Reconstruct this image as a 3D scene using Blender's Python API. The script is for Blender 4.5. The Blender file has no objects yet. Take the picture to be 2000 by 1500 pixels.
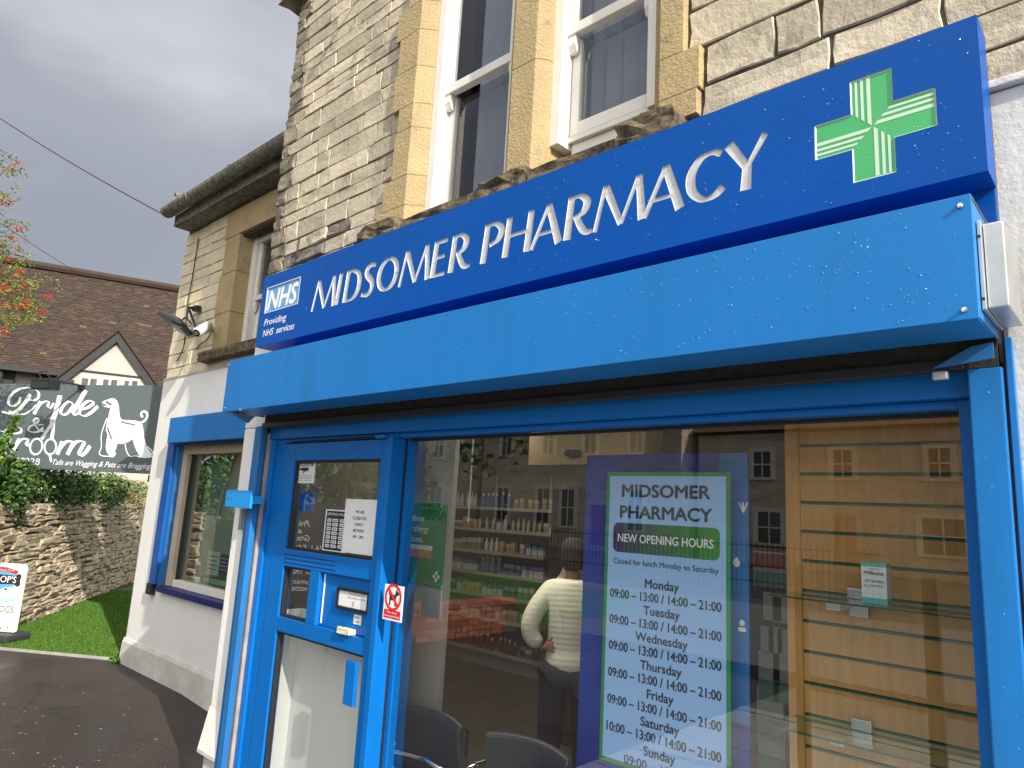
import bpy, bmesh, math, random
from mathutils import Vector, Matrix, Quaternion
random.seed(11)
S = bpy.context.scene
COL = S.collection
EYE = 1.62
# ------------------------------------------------------------------ camera
F, CX, CY = 1375.0, 1000.0, 750.0            # focal length in photo pixels (2000 x 1500)
R = ((0.73633085, -0.08398469, -0.6713892), (0.67441432, 0.17118299, 0.71823514), (0.05460966, -0.98165318, 0.18268779))
cam_d = bpy.data.cameras.new('camera'); cam = bpy.data.objects.new('camera', cam_d); COL.objects.link(cam)
cam_d.sensor_width = 36; cam_d.lens = 36 * F / 2000; cam_d.clip_start = .05; cam_d.clip_end = 2000
cam.matrix_world = Matrix(((R[0][0], -R[0][1], -R[0][2], 0), (R[1][0], -R[1][1], -R[1][2], 0), (R[2][0], -R[2][1], -R[2][2], EYE), (0, 0, 0, 1)))
S.camera = cam
# ------------------------------------------------------------------ sun + sky
SUNDIR = Vector((-3.8, 1.0, -2.4)).normalized()      # the way the light travels
sd = bpy.data.lights.new('sun', 'SUN'); sd.energy = 4.6; sd.angle = math.radians(.55); sd.color = (1, .92, .78)
so = bpy.data.objects.new('sun', sd); COL.objects.link(so); so.rotation_euler = SUNDIR.to_track_quat('-Z', 'Y').to_euler()
W = bpy.data.worlds.new('World'); S.world = W; W.use_nodes = True
wn = W.node_tree; wn.nodes.clear()
def wnode(t, **k):
    n = wn.nodes.new(t)
    for a, b in k.items(): setattr(n, a, b)
    return n
wo = wnode('ShaderNodeOutputWorld'); bg = wnode('ShaderNodeBackground'); bg.inputs[1].default_value = .1
sky = wnode('ShaderNodeTexSky', sky_type='NISHITA', sun_disc=False); sky.sun_elevation = math.radians(31.4); sky.sun_rotation = math.radians(104.7)
tc = wnode('ShaderNodeTexCoord'); mp = wnode('ShaderNodeMapping'); mp.inputs['Scale'].default_value = (1.0, 1.0, 2.6); mp.inputs['Location'].default_value = (7.7, 2.2, 4.1)
nz = wnode('ShaderNodeTexNoise'); nz.inputs['Scale'].default_value = 1.05; nz.inputs['Detail'].default_value = 5; nz.inputs['Roughness'].default_value = .46; nz.inputs['Distortion'].default_value = .35
rp = wnode('ShaderNodeValToRGB'); e = rp.color_ramp.elements
e[0].position = .36; e[0].color = (2.45, 2.6, 3.1, 1); e[1].position = .62; e[1].color = (5.4, 5.5, 5.8, 1)
k = e.new(.5); k.color = (2.95, 3.1, 3.55, 1)
mx = wnode('ShaderNodeMix', data_type='RGBA'); mx.inputs[0].default_value = .96
L = wn.links.new
L(tc.outputs['Generated'], mp.inputs[0]); L(mp.outputs[0], nz.inputs['Vector']); L(nz.outputs[0], rp.inputs[0])
# clouds glow towards the sun (the sun is out behind the camera, the view looks at the darker side of the sky)
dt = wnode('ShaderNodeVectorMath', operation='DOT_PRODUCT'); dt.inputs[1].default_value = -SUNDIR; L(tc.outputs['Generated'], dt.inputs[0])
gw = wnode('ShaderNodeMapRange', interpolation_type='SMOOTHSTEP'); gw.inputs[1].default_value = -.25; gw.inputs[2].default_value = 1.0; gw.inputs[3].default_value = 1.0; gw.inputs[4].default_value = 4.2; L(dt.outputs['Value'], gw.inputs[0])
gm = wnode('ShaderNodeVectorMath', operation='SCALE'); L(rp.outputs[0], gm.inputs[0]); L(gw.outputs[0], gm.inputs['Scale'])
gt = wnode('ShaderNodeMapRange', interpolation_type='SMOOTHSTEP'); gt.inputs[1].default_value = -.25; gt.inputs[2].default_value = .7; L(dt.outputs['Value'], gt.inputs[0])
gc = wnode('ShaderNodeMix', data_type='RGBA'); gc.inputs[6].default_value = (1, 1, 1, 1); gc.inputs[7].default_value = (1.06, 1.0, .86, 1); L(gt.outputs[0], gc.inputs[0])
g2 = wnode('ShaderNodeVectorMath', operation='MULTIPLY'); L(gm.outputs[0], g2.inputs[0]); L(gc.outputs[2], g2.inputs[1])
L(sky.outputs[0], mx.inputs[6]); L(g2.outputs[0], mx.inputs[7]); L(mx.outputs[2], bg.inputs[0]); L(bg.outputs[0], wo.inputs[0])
S.view_settings.view_transform = 'Standard'; S.view_settings.look = 'None'; S.view_settings.gamma = 1; S.view_settings.use_curve_mapping = False
S.view_settings.exposure = 0.52
S.cycles.use_denoising = True; S.cycles.max_bounces = 8; S.cycles.transparent_max_bounces = 16; S.cycles.caustics_reflective = False; S.cycles.caustics_refractive = False

# ------------------------------------------------------------------ measuring helpers (a photo pixel -> a point on a real plane)
def ray(u, v):
    d = ((u - CX), (v - CY), F); return Vector((sum(R[i][j] * d[j] for j in range(3)) for i in range(3)))
O = Vector((0, 0, EYE))
def at(u, v, Y):                 # on the plane y = Y
    d = ray(u, v); return O + d * (Y / d.y)
def atz(u, v, z):                # on the level z
    d = ray(u, v); return O + d * ((z - EYE) / d.z)
def atp(u, v, P, n):             # on any plane
    d = ray(u, v); return O + d * ((P - O).dot(n) / d.dot(n))
def atd(u, v, t):                # at horizontal distance t
    d = ray(u, v); return O + d * (t / math.hypot(d.x, d.y))
def prect(u0, v0, u1, v1, Y):
    a, b = at(u0, v0, Y), at(u1, v1, Y); return min(a.x, b.x), max(a.x, b.x), min(a.z, b.z), max(a.z, b.z)

# ------------------------------------------------------------------ materials
def nd(nt, t, ins=None, **kw):
    n = nt.nodes.new(t)
    for a, b in kw.items(): setattr(n, a, b)
    for a, b in (ins or {}).items():
        if isinstance(b, bpy.types.NodeSocket): nt.links.new(b, n.inputs[a])
        else: n.inputs[a].default_value = b
    return n
def rgba(c): return (c[0], c[1], c[2], 1)
MATS = {}
def mat(name, col, rough=.6, metal=0, spec=.5, var=.0, vs=4, col2=None, bump=0, bs=60, stretch=(1, 1, 1), rnd=0, stain=None, ss=2, sth=.55, coat=0, space='W', emit=0, trans=0, wave=None):
    m = bpy.data.materials.new(name); m.use_nodes = True; nt = m.node_tree; p = nt.nodes['Principled BSDF']
    p.inputs['Roughness'].default_value = rough; p.inputs['Metallic'].default_value = metal; p.inputs['Specular IOR Level'].default_value = spec
    p.inputs['Coat Weight'].default_value = coat; p.inputs['Coat Roughness'].default_value = .12
    if space == 'W': pos = nd(nt, 'ShaderNodeNewGeometry').outputs['Position']
    else: pos = nd(nt, 'ShaderNodeTexCoord').outputs['Object']
    vec = nd(nt, 'ShaderNodeMapping', {0: pos, 'Scale': stretch}).outputs[0]
    c = None
    if var or col2:
        n1 = nd(nt, 'ShaderNodeTexNoise', {'Vector': vec, 'Scale': vs, 'Detail': 6, 'Roughness': .6})
        c2 = col2 or tuple(x * (1 - var) for x in col)
        rmp = nd(nt, 'ShaderNodeValToRGB', {0: n1.outputs[0]}); rmp.color_ramp.elements[0].position = .36; rmp.color_ramp.elements[1].position = .64
        rmp.color_ramp.elements[0].color = rgba(c2); rmp.color_ramp.elements[1].color = rgba(col); c = rmp.outputs[0]
    if rnd:
        oi = nd(nt, 'ShaderNodeObjectInfo').outputs['Random']
        mr = nd(nt, 'ShaderNodeMapRange', {0: oi, 3: 1 - rnd, 4: 1 + rnd * .6}).outputs[0]
        c = nd(nt, 'ShaderNodeMix', {0: 1.0, 6: c if c is not None else rgba(col), 7: mr}, data_type='RGBA', blend_type='MULTIPLY').outputs[2]
    if stain:
        n2 = nd(nt, 'ShaderNodeTexNoise', {'Vector': vec, 'Scale': ss, 'Detail': 8, 'Roughness': .68})
        r2 = nd(nt, 'ShaderNodeMapRange', {0: n2.outputs[0], 1: sth, 2: sth + .14}).outputs[0]
        c = nd(nt, 'ShaderNodeMix', {0: r2, 6: c if c is not None else rgba(col), 7: rgba(stain)}, data_type='RGBA').outputs[2]
    if c is None: p.inputs['Base Color'].default_value = rgba(col)
    else: nt.links.new(c, p.inputs['Base Color'])
    if bump:
        n3 = nd(nt, 'ShaderNodeTexNoise', {'Vector': vec, 'Scale': bs, 'Detail': 5, 'Roughness': .65})
        b = nd(nt, 'ShaderNodeBump', {'Height': n3.outputs[0], 'Strength': min(1, bump), 'Distance': .01 * max(1, bump)})
        nt.links.new(b.outputs[0], p.inputs['Normal'])
    if emit:
        p.inputs['Emission Color'].default_value = rgba(col); p.inputs['Emission Strength'].default_value = emit
    MATS[name] = m; return m
def glass(name, tint=(.9, .95, .93), base=.1, k=.8, pw=3.5, rough=0):
    m = bpy.data.materials.new(name); m.use_nodes = True; nt = m.node_tree; nt.nodes.clear()
    out = nd(nt, 'ShaderNodeOutputMaterial')
    lw = nd(nt, 'ShaderNodeLayerWeight', {0: .5}).outputs['Facing']
    pwn = nd(nt, 'ShaderNodeMath', {0: lw, 1: pw}, operation='POWER').outputs[0]
    ml = nd(nt, 'ShaderNodeMath', {0: pwn, 1: k, 2: base}, operation='MULTIPLY_ADD', use_clamp=True).outputs[0]
    tr = nd(nt, 'ShaderNodeBsdfTransparent', {0: rgba(tint)}); gl = nd(nt, 'ShaderNodeBsdfGlossy', {0: (1, 1, 1, 1), 'Roughness': rough})
    mxs = nd(nt, 'ShaderNodeMixShader', {0: ml, 1: tr.outputs[0], 2: gl.outputs[0]})
    nt.links.new(mxs.outputs[0], out.inputs[0]); MATS[name] = m; return m
SIGN = mat('sign_blue', (.0015, .075, .36), .4, var=.08, vs=1.5, spec=.14)
HOOD = mat('hood_blue', (.012, .172, .52), .42, var=.10, vs=2.2, spec=.25, stretch=(1, 1, .22), stain=(.012, .145, .42), ss=4, sth=.56)
FRAME = mat('frame_blue', (.002, .14, .50), .38, var=.1, vs=5, spec=.28)
FRAMEW = mat('frame_blue_worn', (.014, .17, .48), .45, col2=(.02, .12, .32), vs=9, stretch=(1, 1, .2), stain=(.05, .06, .07), ss=14, sth=.66)
WHITEACR = mat('letter_white', (.58, .585, .61), .35, var=.22, vs=45)
SILVER = mat('cut_edge', (.62, .68, .74), .35, metal=.3)
GREEN = mat('cross_green', (.055, .40, .14), .4, var=.06)
PALEG = mat('cross_pale', (.52, .68, .55), .4)
NHSB = mat('logo_blue', (.07, .27, .62), .35, col2=(.2, .42, .7), vs=24)
TXTW = mat('vinyl_white', (.8, .82, .86), .5)
PAPER = mat('paper', (.72, .74, .77), .7, var=.04)
INK = mat('ink_black', (.02, .022, .028), .6)
PLASTER = mat('plaster_white', (.80, .80, .80), .8, var=.07, vs=1.6, bump=.35, bs=22, stain=(.62, .61, .59), ss=3.2, sth=.62)
PLASTERD = mat('plaster_dirty', (.66, .655, .635), .85, col2=(.50, .485, .455), vs=3.5, bump=.6, bs=26, stain=(.26, .26, .2), ss=6, sth=.66)
STONE = mat('lias_stone', (.55, .49, .375), .88, col2=(.41, .365, .285), vs=6, bump=.7, bs=42, rnd=.27, stain=(.20, .175, .135), ss=8, sth=.57, stretch=(1, 1, .75))
STONED = mat('lias_stone_weathered', (.34, .30, .23), .9, col2=(.15, .13, .105), vs=7, bump=1.0, bs=30, rnd=.2, stain=(.045, .042, .036), ss=6, sth=.52)
STONEX = mat('lias_stone_pale', (.72, .635, .46), .85, col2=(.60, .53, .39), vs=5, bump=.5, bs=40, rnd=.13, stain=(.25, .22, .17), ss=6, sth=.63)
MORTAR = mat('old_mortar', (.10, .088, .07), .95, col2=(.035, .031, .026), vs=9, bump=.8, bs=45)
SANDST = mat('sandstone', (.46, .35, .185), .9, col2=(.38, .30, .17), vs=4.5, bump=1.0, bs=75, stain=(.25, .20, .13), ss=8, sth=.58, rnd=.04)
SANDDARK = mat('sandstone_mossy', (.20, .155, .09), .95, col2=(.035, .03, .022), vs=16, bump=1.0, bs=50)
WPAINT = mat('white_paint', (.72, .71, .68), .55, var=.08, vs=6, stain=(.36, .34, .30), ss=13, sth=.66, bump=.15, bs=50)
DARK = mat('dark_void', (.012, .012, .014), .8)
ROOM = mat('room_dark', (.10, .10, .11), .9)
BLACK = mat('black_plastic', (.016, .017, .02), .45, var=.3, vs=12)
RUBBER = mat('gasket', (.012, .012, .014), .5)
STEEL = mat('galvanised_steel', (.55, .58, .60), .38, metal=.85, var=.12, vs=14)
CHROME = mat('chrome', (.75, .77, .8), .12, metal=1)
GLASSW = glass('shop_glass', (.93, .96, .95), .135, .8)
GLASSU = glass('upper_glass', (.66, .70, .74), .075, .7)
GLASSS = glass('shelf_glass', (.72, .86, .80), .06, .7)
GLASSX = glass('side_glass', (.62, .74, .69), .26, .7)
ASPHALT = None
RUST = mat('rust', (.16, .065, .03), .9, col2=(.06, .035, .025), vs=30)
GUTTER = mat('mossy_gutter', (.27, .26, .22), .95, col2=(.10, .097, .08), vs=20, bump=1.0, bs=60)
SLATE = mat('slate', (.08, .08, .09), .7, var=.4, vs=8)
CREAMF = mat('cream_frame', (.50, .42, .33), .6, var=.15, vs=10)
NAVY = mat('navy_paint', (.006, .012, .12), .45)
BRIGHT = mat('bracket_blue', (.012, .27, .75), .35)

# ------------------------------------------------------------------ mesh helpers
class MB:
    def __init__(s): s.v = []; s.f = []; s.mi = []
    def add(s, vs, fs, mi=0):
        b = len(s.v); s.v += [tuple(x) for x in vs]; s.f += [tuple(i + b for i in f) for f in fs]; s.mi += [mi] * len(fs); return s
    def box(s, x0, x1, y0, y1, z0, z1, mi=0):
        return s.add([(x0, y0, z0), (x1, y0, z0), (x1, y1, z0), (x0, y1, z0), (x0, y0, z1), (x1, y0, z1), (x1, y1, z1), (x0, y1, z1)],
                     [(0, 3, 2, 1), (4, 5, 6, 7), (0, 1, 5, 4), (1, 2, 6, 5), (2, 3, 7, 6), (3, 0, 4, 7)], mi)
    def obox(s, o, ax, ay, az, sx, sy, sz, mi=0):     # oriented box about centre o
        vs = []
        for kz in (-1, 1):
            for kx, ky in ((-1, -1), (1, -1), (1, 1), (-1, 1)): vs.append(o + ax * (kx * sx / 2) + ay * (ky * sy / 2) + az * (kz * sz / 2))
        return s.add(vs, [(0, 3, 2, 1), (4, 5, 6, 7), (0, 1, 5, 4), (1, 2, 6, 5), (2, 3, 7, 6), (3, 0, 4, 7)], mi)
    def prism(s, poly, off, mi=0):                    # poly: list of Vectors, extruded by off
        n = len(poly); vs = list(poly) + [p + off for p in poly]
        return s.add(vs, [tuple(range(n)), tuple(range(2 * n - 1, n - 1, -1))] + [(i, i + n, (i + 1) % n + n, (i + 1) % n) for i in range(n)], mi)
    def tube(s, pts, r, n=6, mi=0, cap=True):
        pts = [Vector(p) for p in pts]; rs = r if isinstance(r, (list, tuple)) else [r] * len(pts); vs = []; up = Vector((0, 0, 1))
        for i, p in enumerate(pts):
            d = (pts[min(i + 1, len(pts) - 1)] - pts[max(i - 1, 0)]).normalized()
            a = d.cross(up if abs(d.z) < .93 else Vector((1, 0, 0))).normalized(); b = d.cross(a)
            for k in range(n):
                t = 2 * math.pi * k / n; vs.append(p + (a * math.cos(t) + b * math.sin(t)) * rs[i])
        fs = [(i * n + k, i * n + (k + 1) % n, (i + 1) * n + (k + 1) % n, (i + 1) * n + k) for i in range(len(pts) - 1) for k in range(n)]
        if cap: fs += [tuple(range(n - 1, -1, -1)), tuple(range((len(pts) - 1) * n, len(pts) * n))]
        return s.add(vs, fs, mi)
    def lathe(s, o, prof, n=10, mi=0):                # prof: (r, z)
        vs = [(o[0] + r * math.cos(2 * math.pi * k / n), o[1] + r * math.sin(2 * math.pi * k / n), o[2] + z) for r, z in prof for k in range(n)]
        fs = [(i * n + k, i * n + (k + 1) % n, (i + 1) * n + (k + 1) % n, (i + 1) * n + k) for i in range(len(prof) - 1) for k in range(n)]
        fs += [tuple(range(n - 1, -1, -1)), tuple(range((len(prof) - 1) * n, len(prof) * n))]
        return s.add(vs, fs, mi)
    def ribbon(s, pts, ws, fr, d0, d1, mi=0):         # fr = (origin, x, up, normal): a stroke with thickness from depth d0 to d1 along normal
        o, ax, au, an = fr; n = len(pts); vs = []
        P = [Vector((p[0], p[1])) for p in pts]
        for i in range(n):
            d = P[min(i + 1, n - 1)] - P[max(i - 1, 0)]
            d = d.normalized() if d.length else Vector((1, 0)); q = Vector((-d.y, d.x)) * ws[i] / 2
            for sg in (1, -1):
                c = P[i] + q * sg
                for dd in (d0, d1): vs.append(o + ax * c.x + au * c.y + an * dd)
        fs = []
        for i in range(n - 1):
            a, b = 4 * i, 4 * i + 4
            fs += [(a + 1, a + 3, b + 3, b + 1), (a, b, b + 2, a + 2), (a, a + 1, b + 1, b), (a + 2, b + 2, b + 3, a + 3)]
        fs += [(0, 2, 3, 1), (4 * n - 4, 4 * n - 3, 4 * n - 1, 4 * n - 2)]
        return s.add(vs, fs, mi)
    def build(s, name, m, parent=None, bevel=0, smooth=False, seg=2, link=True):
        me = bpy.data.meshes.new(name); me.from_pydata(s.v, [], s.f)
        for mm in (m if isinstance(m, (list, tuple)) else [m]): me.materials.append(mm)
        if len(set(s.mi)) > 1: me.polygons.foreach_set('material_index', s.mi)
        bm = bmesh.new(); bm.from_mesh(me); bmesh.ops.recalc_face_normals(bm, faces=bm.faces)
        if bevel: bmesh.ops.bevel(bm, geom=list(bm.edges), offset=bevel, segments=seg, profile=.6, affect='EDGES', clamp_overlap=True)
        bm.to_mesh(me); bm.free()
        if smooth: me.polygons.foreach_set('use_smooth', [True] * len(me.polygons))
        o = bpy.data.objects.new(name, me); COL.objects.link(o)
        if parent is not None: o.parent = parent; o.matrix_parent_inverse = Matrix.Translation(parent.location).inverted() if parent.type == 'EMPTY' else Matrix()
        return o
def tag(o, label=None, cat=None, group=None, kind=None):
    if label: o['label'] = label
    if cat: o['category'] = cat
    if group: o['group'] = group
    if kind: o['kind'] = kind
    return o
def thing(name, label, cat, loc=(0, 0, 0), group=None):
    o = bpy.data.objects.new(name, None); COL.objects.link(o); o.location = loc; o.empty_display_size = .1
    return tag(o, label, cat, group)
def B(name, m, parent, x0, x1, y0, y1, z0, z1, bevel=0): return MB().box(x0, x1, y0, y1, z0, z1).build(name, m, parent, bevel)
def copy_tree(o, loc=None, label=None, parent=None):
    c = o.copy(); COL.objects.link(c)
    if parent is not None: c.parent = parent
    if loc is not None: c.location = loc
    if label: c['label'] = label
    for ch in [x for x in KIDS.get(o.name, [])]: copy_tree(ch, parent=c)
    return c
KIDS = {}
FX, FU, FN = Vector((1, 0, 0)), Vector((0, 0, 1)), Vector((0, -1, 0))
def text(body, m, parent, o, size=None, width=None, fr=None, align='C', shear=0, bold=0, name='lettering', eps=.0015, flip=False, capfit=None, spacing=1):
    """flat print: o is the baseline point; size = cap height in metres; width squeezes the line to that length"""
    cu = bpy.data.curves.new('t', 'FONT'); cu.body = body; cu.size = 1; cu.resolution_u = 3; cu.shear = shear; cu.space_character = spacing
    ob = bpy.data.objects.new('t', cu); me = bpy.data.meshes.new_from_object(ob); bpy.data.objects.remove(ob); bpy.data.curves.remove(cu)
    xs = [v.co.x for v in me.vertices]
    if not xs: return None
    x0, x1 = min(xs), max(xs); cap = .729
    sy = size / cap; sx = sy
    if width: sx = width / (x1 - x0)
    ax, au, an = fr or (FX, FU, FN)
    off = {'C': -(x0 + x1) / 2, 'L': -x0, 'R': -x1}[align]
    for v in me.vertices:
        v.co = Vector(o) + ax * ((v.co.x + off) * sx) + au * (v.co.y * sy) + an * eps
    if bold:
        vs0 = [v.co.copy() for v in me.vertices]; fs0 = [tuple(p.vertices) for p in me.polygons]; n0 = len(vs0); w = bold * sy; vv, ff = [], []
        for q_, (dx, dy) in enumerate(((-1, 0), (1, 0), (0, .8), (0, -.8), (0, 0))):
            vv += [c_ + ax * (dx * w) + au * (dy * w) + an * (.00004 * q_) for c_ in vs0]; ff += [tuple(i_ + n0 * q_ for i_ in f_) for f_ in fs0]
        bpy.data.meshes.remove(me); me = bpy.data.meshes.new(name); me.from_pydata(vv, [], ff)
    me.materials.clear(); me.materials.append(m); me.name = name
    t = bpy.data.objects.new(name, me); COL.objects.link(t)
    if parent is not None: t.parent = parent; t.matrix_parent_inverse = Matrix.Translation(parent.location).inverted() if parent.type == 'EMPTY' else Matrix()
    return t
def spline(pts, n=6):
    out = []; P = [Vector(p) for p in pts]
    for i in range(len(P) - 1):
        a, b, c, d = P[max(i - 1, 0)], P[i], P[i + 1], P[min(i + 2, len(P) - 1)]
        for k in range(n):
            t = k / n; out.append(.5 * ((2 * b) + (c - a) * t + (2 * a - 5 * b + 4 * c - d) * t * t + (3 * b - a - 3 * c + d) * t ** 3))
    return out + [P[-1]]
def ellipse(cx, cy, rx, ry, n=28, a0=0, a1=2 * math.pi, rot=0):
    o = []
    for i in range(n + 1):
        t = a0 + (a1 - a0) * i / n; x, y = rx * math.cos(t), ry * math.sin(t)
        o.append(Vector((cx + x * math.cos(rot) - y * math.sin(rot), cy + x * math.sin(rot) + y * math.cos(rot))))
    return o
def leafcloud(name, mats, pts, size, parent=None, flat=.35):
    """many small folded leaves, one at each of pts"""
    mb = MB()
    for p in pts:
        a = Vector((random.gauss(0, 1), random.gauss(0, 1), random.gauss(0, 1) * .7)).normalized()
        b = a.cross(Vector((random.gauss(0, 1), random.gauss(0, 1), random.gauss(0, 1)))).normalized(); c = a.cross(b)
        s = size * random.uniform(.6, 1.3); p = Vector(p)
        mb.add([p - a * s * .5, p + b * s * flat + c * s * .1, p + a * s * .5, p - b * s * flat + c * s * .1], [(0, 1, 2), (0, 2, 3)], random.randrange(len(mats)))
    me = bpy.data.meshes.new(name); me.from_pydata(mb.v, [], mb.f)
    for m in mats: me.materials.append(m)
    me.polygons.foreach_set('material_index', mb.mi)
    o = bpy.data.objects.new(name, me); COL.objects.link(o)
    if parent is not None: o.parent = parent; o.matrix_parent_inverse = Matrix.Translation(parent.location).inverted()
    return o
def stone(parent, x0, x1, z0, z1, fr, m, front=0, depth=.05, jit=.004, name='stone', inset=.007):
    """one dressed block: fr=(origin,x,up,normal); front = how proud its face stands"""
    o, ax, au, an = fr; j = lambda: random.uniform(-jit, jit)
    xm, zm = (x0 + x1) / 2, (z0 + z1) / 2
    out = [(x0, z0), (xm, z0), (x1, z0), (x1, zm), (x1, z1), (xm, z1), (x0, z1), (x0, zm)]
    ring = [(x + j(), z + j()) for x, z in out]
    cx, cz = xm, zm; vs = []
    g = lambda x, z, d: o + ax * x + au * z + an * d
    vs += [g(x, z, front - depth) for x, z in ring]
    vs += [g(x, z, front - inset * .9) for x, z in ring]
    for x, z in ring:
        dx, dz = (cx - x), (cz - z); 
        vs.append(g(x + math.copysign(min(abs(dx), inset), dx) if abs(dx) > .004 else x, z + math.copysign(min(abs(dz), inset), dz) if abs(dz) > .004 else z, front + j() * .7))
    fs = [tuple(range(16, 24))]
    for i in range(8):
        k = (i + 1) % 8; fs += [(i, k, k + 8, i + 8), (i + 8, k + 8, k + 16, i + 16)]
    return MB().add(vs, fs).build(name, m, parent)
def courses(z0, z1, lo, hi):
    zs = [z0]
    while zs[-1] < z1 - lo * .6: zs.append(min(z1, zs[-1] + random.uniform(lo, hi)))
    zs[-1] = z1; return zs

# ------------------------------------------------------------------ ground
def asphalt():
    m = bpy.data.materials.new('wet_asphalt'); m.use_nodes = True; nt = m.node_tree; p = nt.nodes['Principled BSDF']
    pos = nd(nt, 'ShaderNodeNewGeometry').outputs['Position']
    n1 = nd(nt, 'ShaderNodeTexNoise', {'Vector': pos, 'Scale': .9, 'Detail': 5, 'Roughness': .55}).outputs[0]
    n2 = nd(nt, 'ShaderNodeTexNoise', {'Vector': pos, 'Scale': 90, 'Detail': 4, 'Roughness': .7}).outputs[0]
    n4 = nd(nt, 'ShaderNodeTexVoronoi', {'Vector': pos, 'Scale': 130}).outputs[0]
    c1 = nd(nt, 'ShaderNodeValToRGB', {0: n2}); el = c1.color_ramp.elements; el[0].position = .3; el[0].color = (.015, .0115, .0105, 1); el[1].position = .72; el[1].color = (.062, .045, .040, 1)
    wet = nd(nt, 'ShaderNodeMapRange', {0: n1, 1: .44, 2: .62}).outputs[0]
    c2 = nd(nt, 'ShaderNodeMix', {0: wet, 6: c1.outputs[0], 7: (.022, .0165, .0155, 1)}, data_type='RGBA').outputs[2]
    sp_ = nd(nt, 'ShaderNodeMapRange', {0: nd(nt, 'ShaderNodeTexVoronoi', {'Vector': pos, 'Scale': 45}).outputs[0], 1: .10, 2: .05}).outputs[0]
    c2 = nd(nt, 'ShaderNodeMix', {0: nd(nt, 'ShaderNodeMath', {0: sp_, 1: .55}, operation='MULTIPLY').outputs[0], 6: c2, 7: (.16, .14, .12, 1)}, data_type='RGBA').outputs[2]
    ck = nd(nt, 'ShaderNodeTexVoronoi', {'Vector': nd(nt, 'ShaderNodeMix', {0: .12, 6: pos, 7: nd(nt, 'ShaderNodeTexNoise', {'Vector': pos, 'Scale': 5, 'Detail': 4}).outputs[1]}, data_type='RGBA').outputs[2], 'Scale': .55}, feature='DISTANCE_TO_EDGE').outputs[0]
    c2 = nd(nt, 'ShaderNodeMix', {0: nd(nt, 'ShaderNodeMapRange', {0: ck, 1: .0035, 2: .001}).outputs[0], 6: c2, 7: (.013, .011, .010, 1)}, data_type='RGBA').outputs[2]
    nt.links.new(c2, p.inputs['Base Color'])
    nt.links.new(nd(nt, 'ShaderNodeMapRange', {0: wet, 3: .62, 4: .30}).outputs[0], p.inputs['Roughness'])
    hb = nd(nt, 'ShaderNodeMath', {0: n2, 1: n4}, operation='ADD').outputs[0]
    st = nd(nt, 'ShaderNodeMapRange', {0: wet, 3: .55, 4: .22}).outputs[0]
    b = nd(nt, 'ShaderNodeBump', {'Height': hb, 'Strength': st, 'Distance': .006}); nt.links.new(b.outputs[0], p.inputs['Normal']); return m
ASPHALT = asphalt()
def gz(x): return 0.0 if x < -6.2 else (-.15 if x > -3.6 else -.15 * (x + 6.2) / 2.6)
mb = MB()
def sheet(x0, x1, y0, y1): mb.add([(x0, y0, gz(x0)), (x1, y0, gz(x1)), (x1, y1, gz(x1)), (x0, y1, gz(x0))], [(0, 1, 2, 3)])
xs = [-400, -7.5, -6.2, -5.2, -4.2, -3.6, 1.2, 400]
for a, b in zip(xs, xs[1:]):
    sheet(a, b, -400, 2.15)
    if b <= -4.2 + 1e-6 : sheet(a, b, 2.15, 2.9)
    if b <= -7.5 or a >= 1.2: sheet(a, b, 2.9 if b <= -7.5 else 2.15, 7)
    sheet(a, b, 7, 400)
tag(mb.build('ground', ASPHALT), kind='structure')

PAV = mat('bounce_paving', (.35, .34, .32), .85, var=.2, vs=3, bump=.4, bs=60); ROADM = mat('road_grey', (.13, .128, .125), .85, var=.25, vs=3, bump=.5, bs=120); KERB = mat('kerb_stone', (.34, .33, .31), .85, var=.2, vs=6)
tag(MB().box(-3.3, 30, -2.6, 2.0, -.25, -.146).build('pavement', KERB), kind='structure')  # unseen pale pavement, added to bounce sunlight up onto the shop front
pvm = MB().box(.004, .596, .004, .596, -.02, .006).build('bounce_slab', PAV, bpy.data.objects['pavement'], .004, seg=1); pvm.location = (-3.3, -2.6, -.143)
for i in range(18):
    for j in range(7):
        if i + j: o = bpy.data.objects.new('bounce_slab', pvm.data); COL.objects.link(o); o.parent = bpy.data.objects['pavement']; o.location = (-3.3 + .6 * i, -2.6 + .6 * j + (.3 if i % 2 and j < 0 else 0), -.143 + random.uniform(-.001, .001))
tag(MB().box(-3.3, 30, -2.75, -2.603, -.28, -.13).build('kerb', KERB), kind='structure')
tag(MB().box(-200, 200, -11, -4.2, -.3, .006).box(-3.3, 200, -4.2, -2.753, -.3, -.135).build('road', ROADM), kind='structure')

# ------------------------------------------------------------------ the pharmacy building (the tall stone bay)
bd = thing('pharmacy_building', 'tall stone building with sandstone windows above the blue shop front', 'building', (-2, 2.1, 0))
YT = 2.10
ZT = 5.75
# core behind the stones (mortar shows in the joints), openings for the two windows
for x0, x1, z0, z1 in ((-4.19, -2.79, 2.81, ZT), (-2.07, -1.905, 3.0, ZT), (-1.255, .9, 2.81, ZT), (-2.789, -1.256, 2.81, 3.02), (-2.72, -2.08, 5.25, ZT), (-1.90, -1.32, 5.25, ZT)):
    B('core_wall', MORTAR, bd, x0, x1, 2.108, 2.5, z0, z1)
B('side_wall', MORTAR, bd, -4.19, -3.95, 2.503, 7.2, 2.6, ZT); B('side_wall', MORTAR, bd, .7, .9, 2.503, 7.2, -.2, ZT); B('side_wall', MORTAR, bd, -3.947, .697, 6.95, 7.2, -.2, ZT)
B('roof', SLATE, bd, -4.35, 1.0, 2.0, 7.3, ZT + .003, ZT + .12)
FT = (Vector((0, YT, 0)), FX, FU, FN)
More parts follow.
